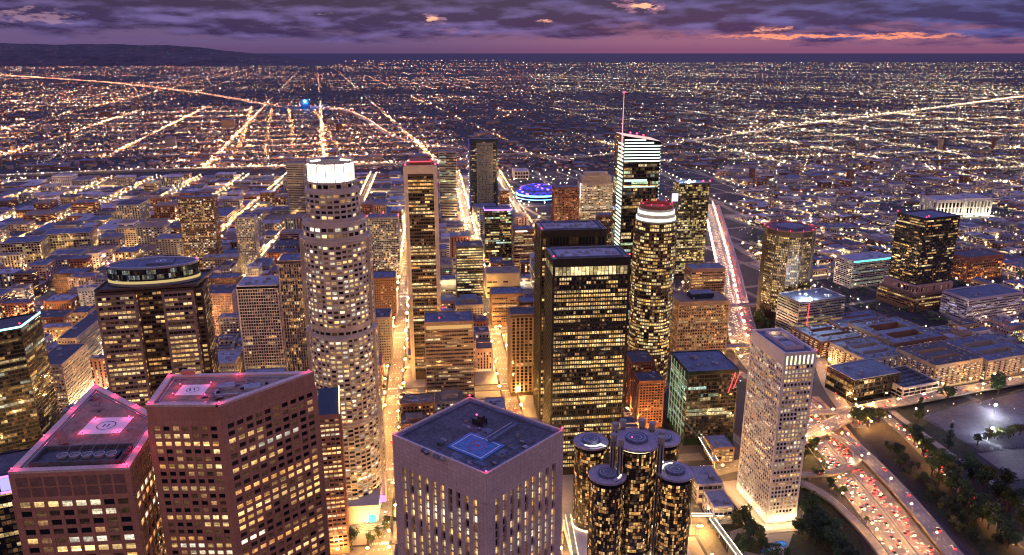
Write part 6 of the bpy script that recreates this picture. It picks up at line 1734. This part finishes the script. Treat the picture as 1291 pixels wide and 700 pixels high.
for a_, e_, ra_, re_, c_, m_ in ((-6.0, 2.25, 1.5, .5, (.40, .21, .30), .6), (-6.0, 2.25, .8, .26, OG, .95), (9.2, 3.1, 2.6, .6, (.38, .17, .27), .7), (9.4, 3.1, 1.2, .36, OG, .95), (2.4, 2.1, .9, .24, (.8, .36, .28), .9), (18.2, 1.5, 1.6, .3, (.8, .32, .24), .9), (-31.5, 2.1, 4, .6, (.36, .21, .31), .6), (-13.5, 2.6, 1.0, .2, (.36, .25, .36), .6), (-4, 1.5, 3, .25, (.26, .13, .24), .5)):
    col = blob(col, a_, e_, ra_, re_, c_, m_)
sk = mth('MULTIPLY', mth('MULTIPLY', sstep(az, 13, 18), sstep(az, 31, 27)), sstep(mth('ABSOLUTE', mth('ADD', mth('SUBTRACT', el, 1.02), mth('MULTIPLY', mth('SUBTRACT', n3, .5), 1.1))), .17, .01))
col = mix(mth('MULTIPLY', sk, .9), col, (1.0, .32, .18))
up = sstep(el, 4.5, 16); UPC = (.155, .135, .30)
col = mix(up, col, mix(n1, (.14, .15, .44), (.28, .28, .76)))
bk = mth('MULTIPLY', sstep(sx.outputs[1], .15, -.55), mth('MULTIPLY', sstep(el, -1, 6), sstep(el, 62, 25)))  # warm sky glow added behind the camera to light the facades
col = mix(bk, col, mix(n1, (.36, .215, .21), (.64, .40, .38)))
col = mix(sstep(el, -.3, -2.5), col, (.03, .025, .05))
skyt = N(nt, 'ShaderNodeTexSky', sky_type='NISHITA', sun_disc=False, sun_elevation=math.radians(-2), sun_rotation=math.radians(14))
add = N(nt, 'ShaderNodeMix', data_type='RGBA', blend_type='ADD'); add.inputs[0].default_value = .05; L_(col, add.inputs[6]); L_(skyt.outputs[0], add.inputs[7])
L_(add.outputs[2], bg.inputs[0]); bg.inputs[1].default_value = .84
wd.cycles.sampling_method = 'MANUAL'; wd.cycles.sample_map_resolution = 512
# last light of the sun behind the cloud
sl = bpy.data.lights.new('sun', 'SUN'); sl.energy = .12; sl.angle = math.radians(20); sl.color = (1, .62, .55)
so = bpy.data.objects.new('sun', sl); COL.objects.link(so); so.location = (0, 0, 900)
so.rotation_euler = Vector((math.sin(math.radians(14)), math.cos(math.radians(14)), math.tan(math.radians(6)))).to_track_quat('Z', 'Y').to_euler()
# ------------------------------------------------------------------ camera
cd = bpy.data.cameras.new('camera'); cd.sensor_width = 36; cd.lens = F/1291*36; cd.clip_start = 1; cd.clip_end = 400000
co = bpy.data.objects.new('camera', cd); COL.objects.link(co); co.location = (0, 0, H)
co.rotation_euler = (math.pi/2-PITCH, math.radians(-.25), 0) if False else (math.pi/2-PITCH, 0, 0)
SC.camera = co
SC.view_settings.view_transform = 'Standard'; SC.view_settings.look = 'None'; SC.view_settings.exposure = .5; SC.view_settings.gamma = 1
SC.render.engine = 'CYCLES'; cy = SC.cycles
SC.render.filter_size = 1.1; cy.filter_width = 1.1; cy.use_denoising = True; cy.denoiser = 'OPENIMAGEDENOISE'; cy.use_light_tree = True
cy.max_bounces = 5; cy.diffuse_bounces = 2; cy.glossy_bounces = 2; cy.transmission_bounces = 2; cy.sample_clamp_indirect = 3; cy.sample_clamp_direct = 0; cy.caustics_reflective = False
cy.use_adaptive_sampling = False
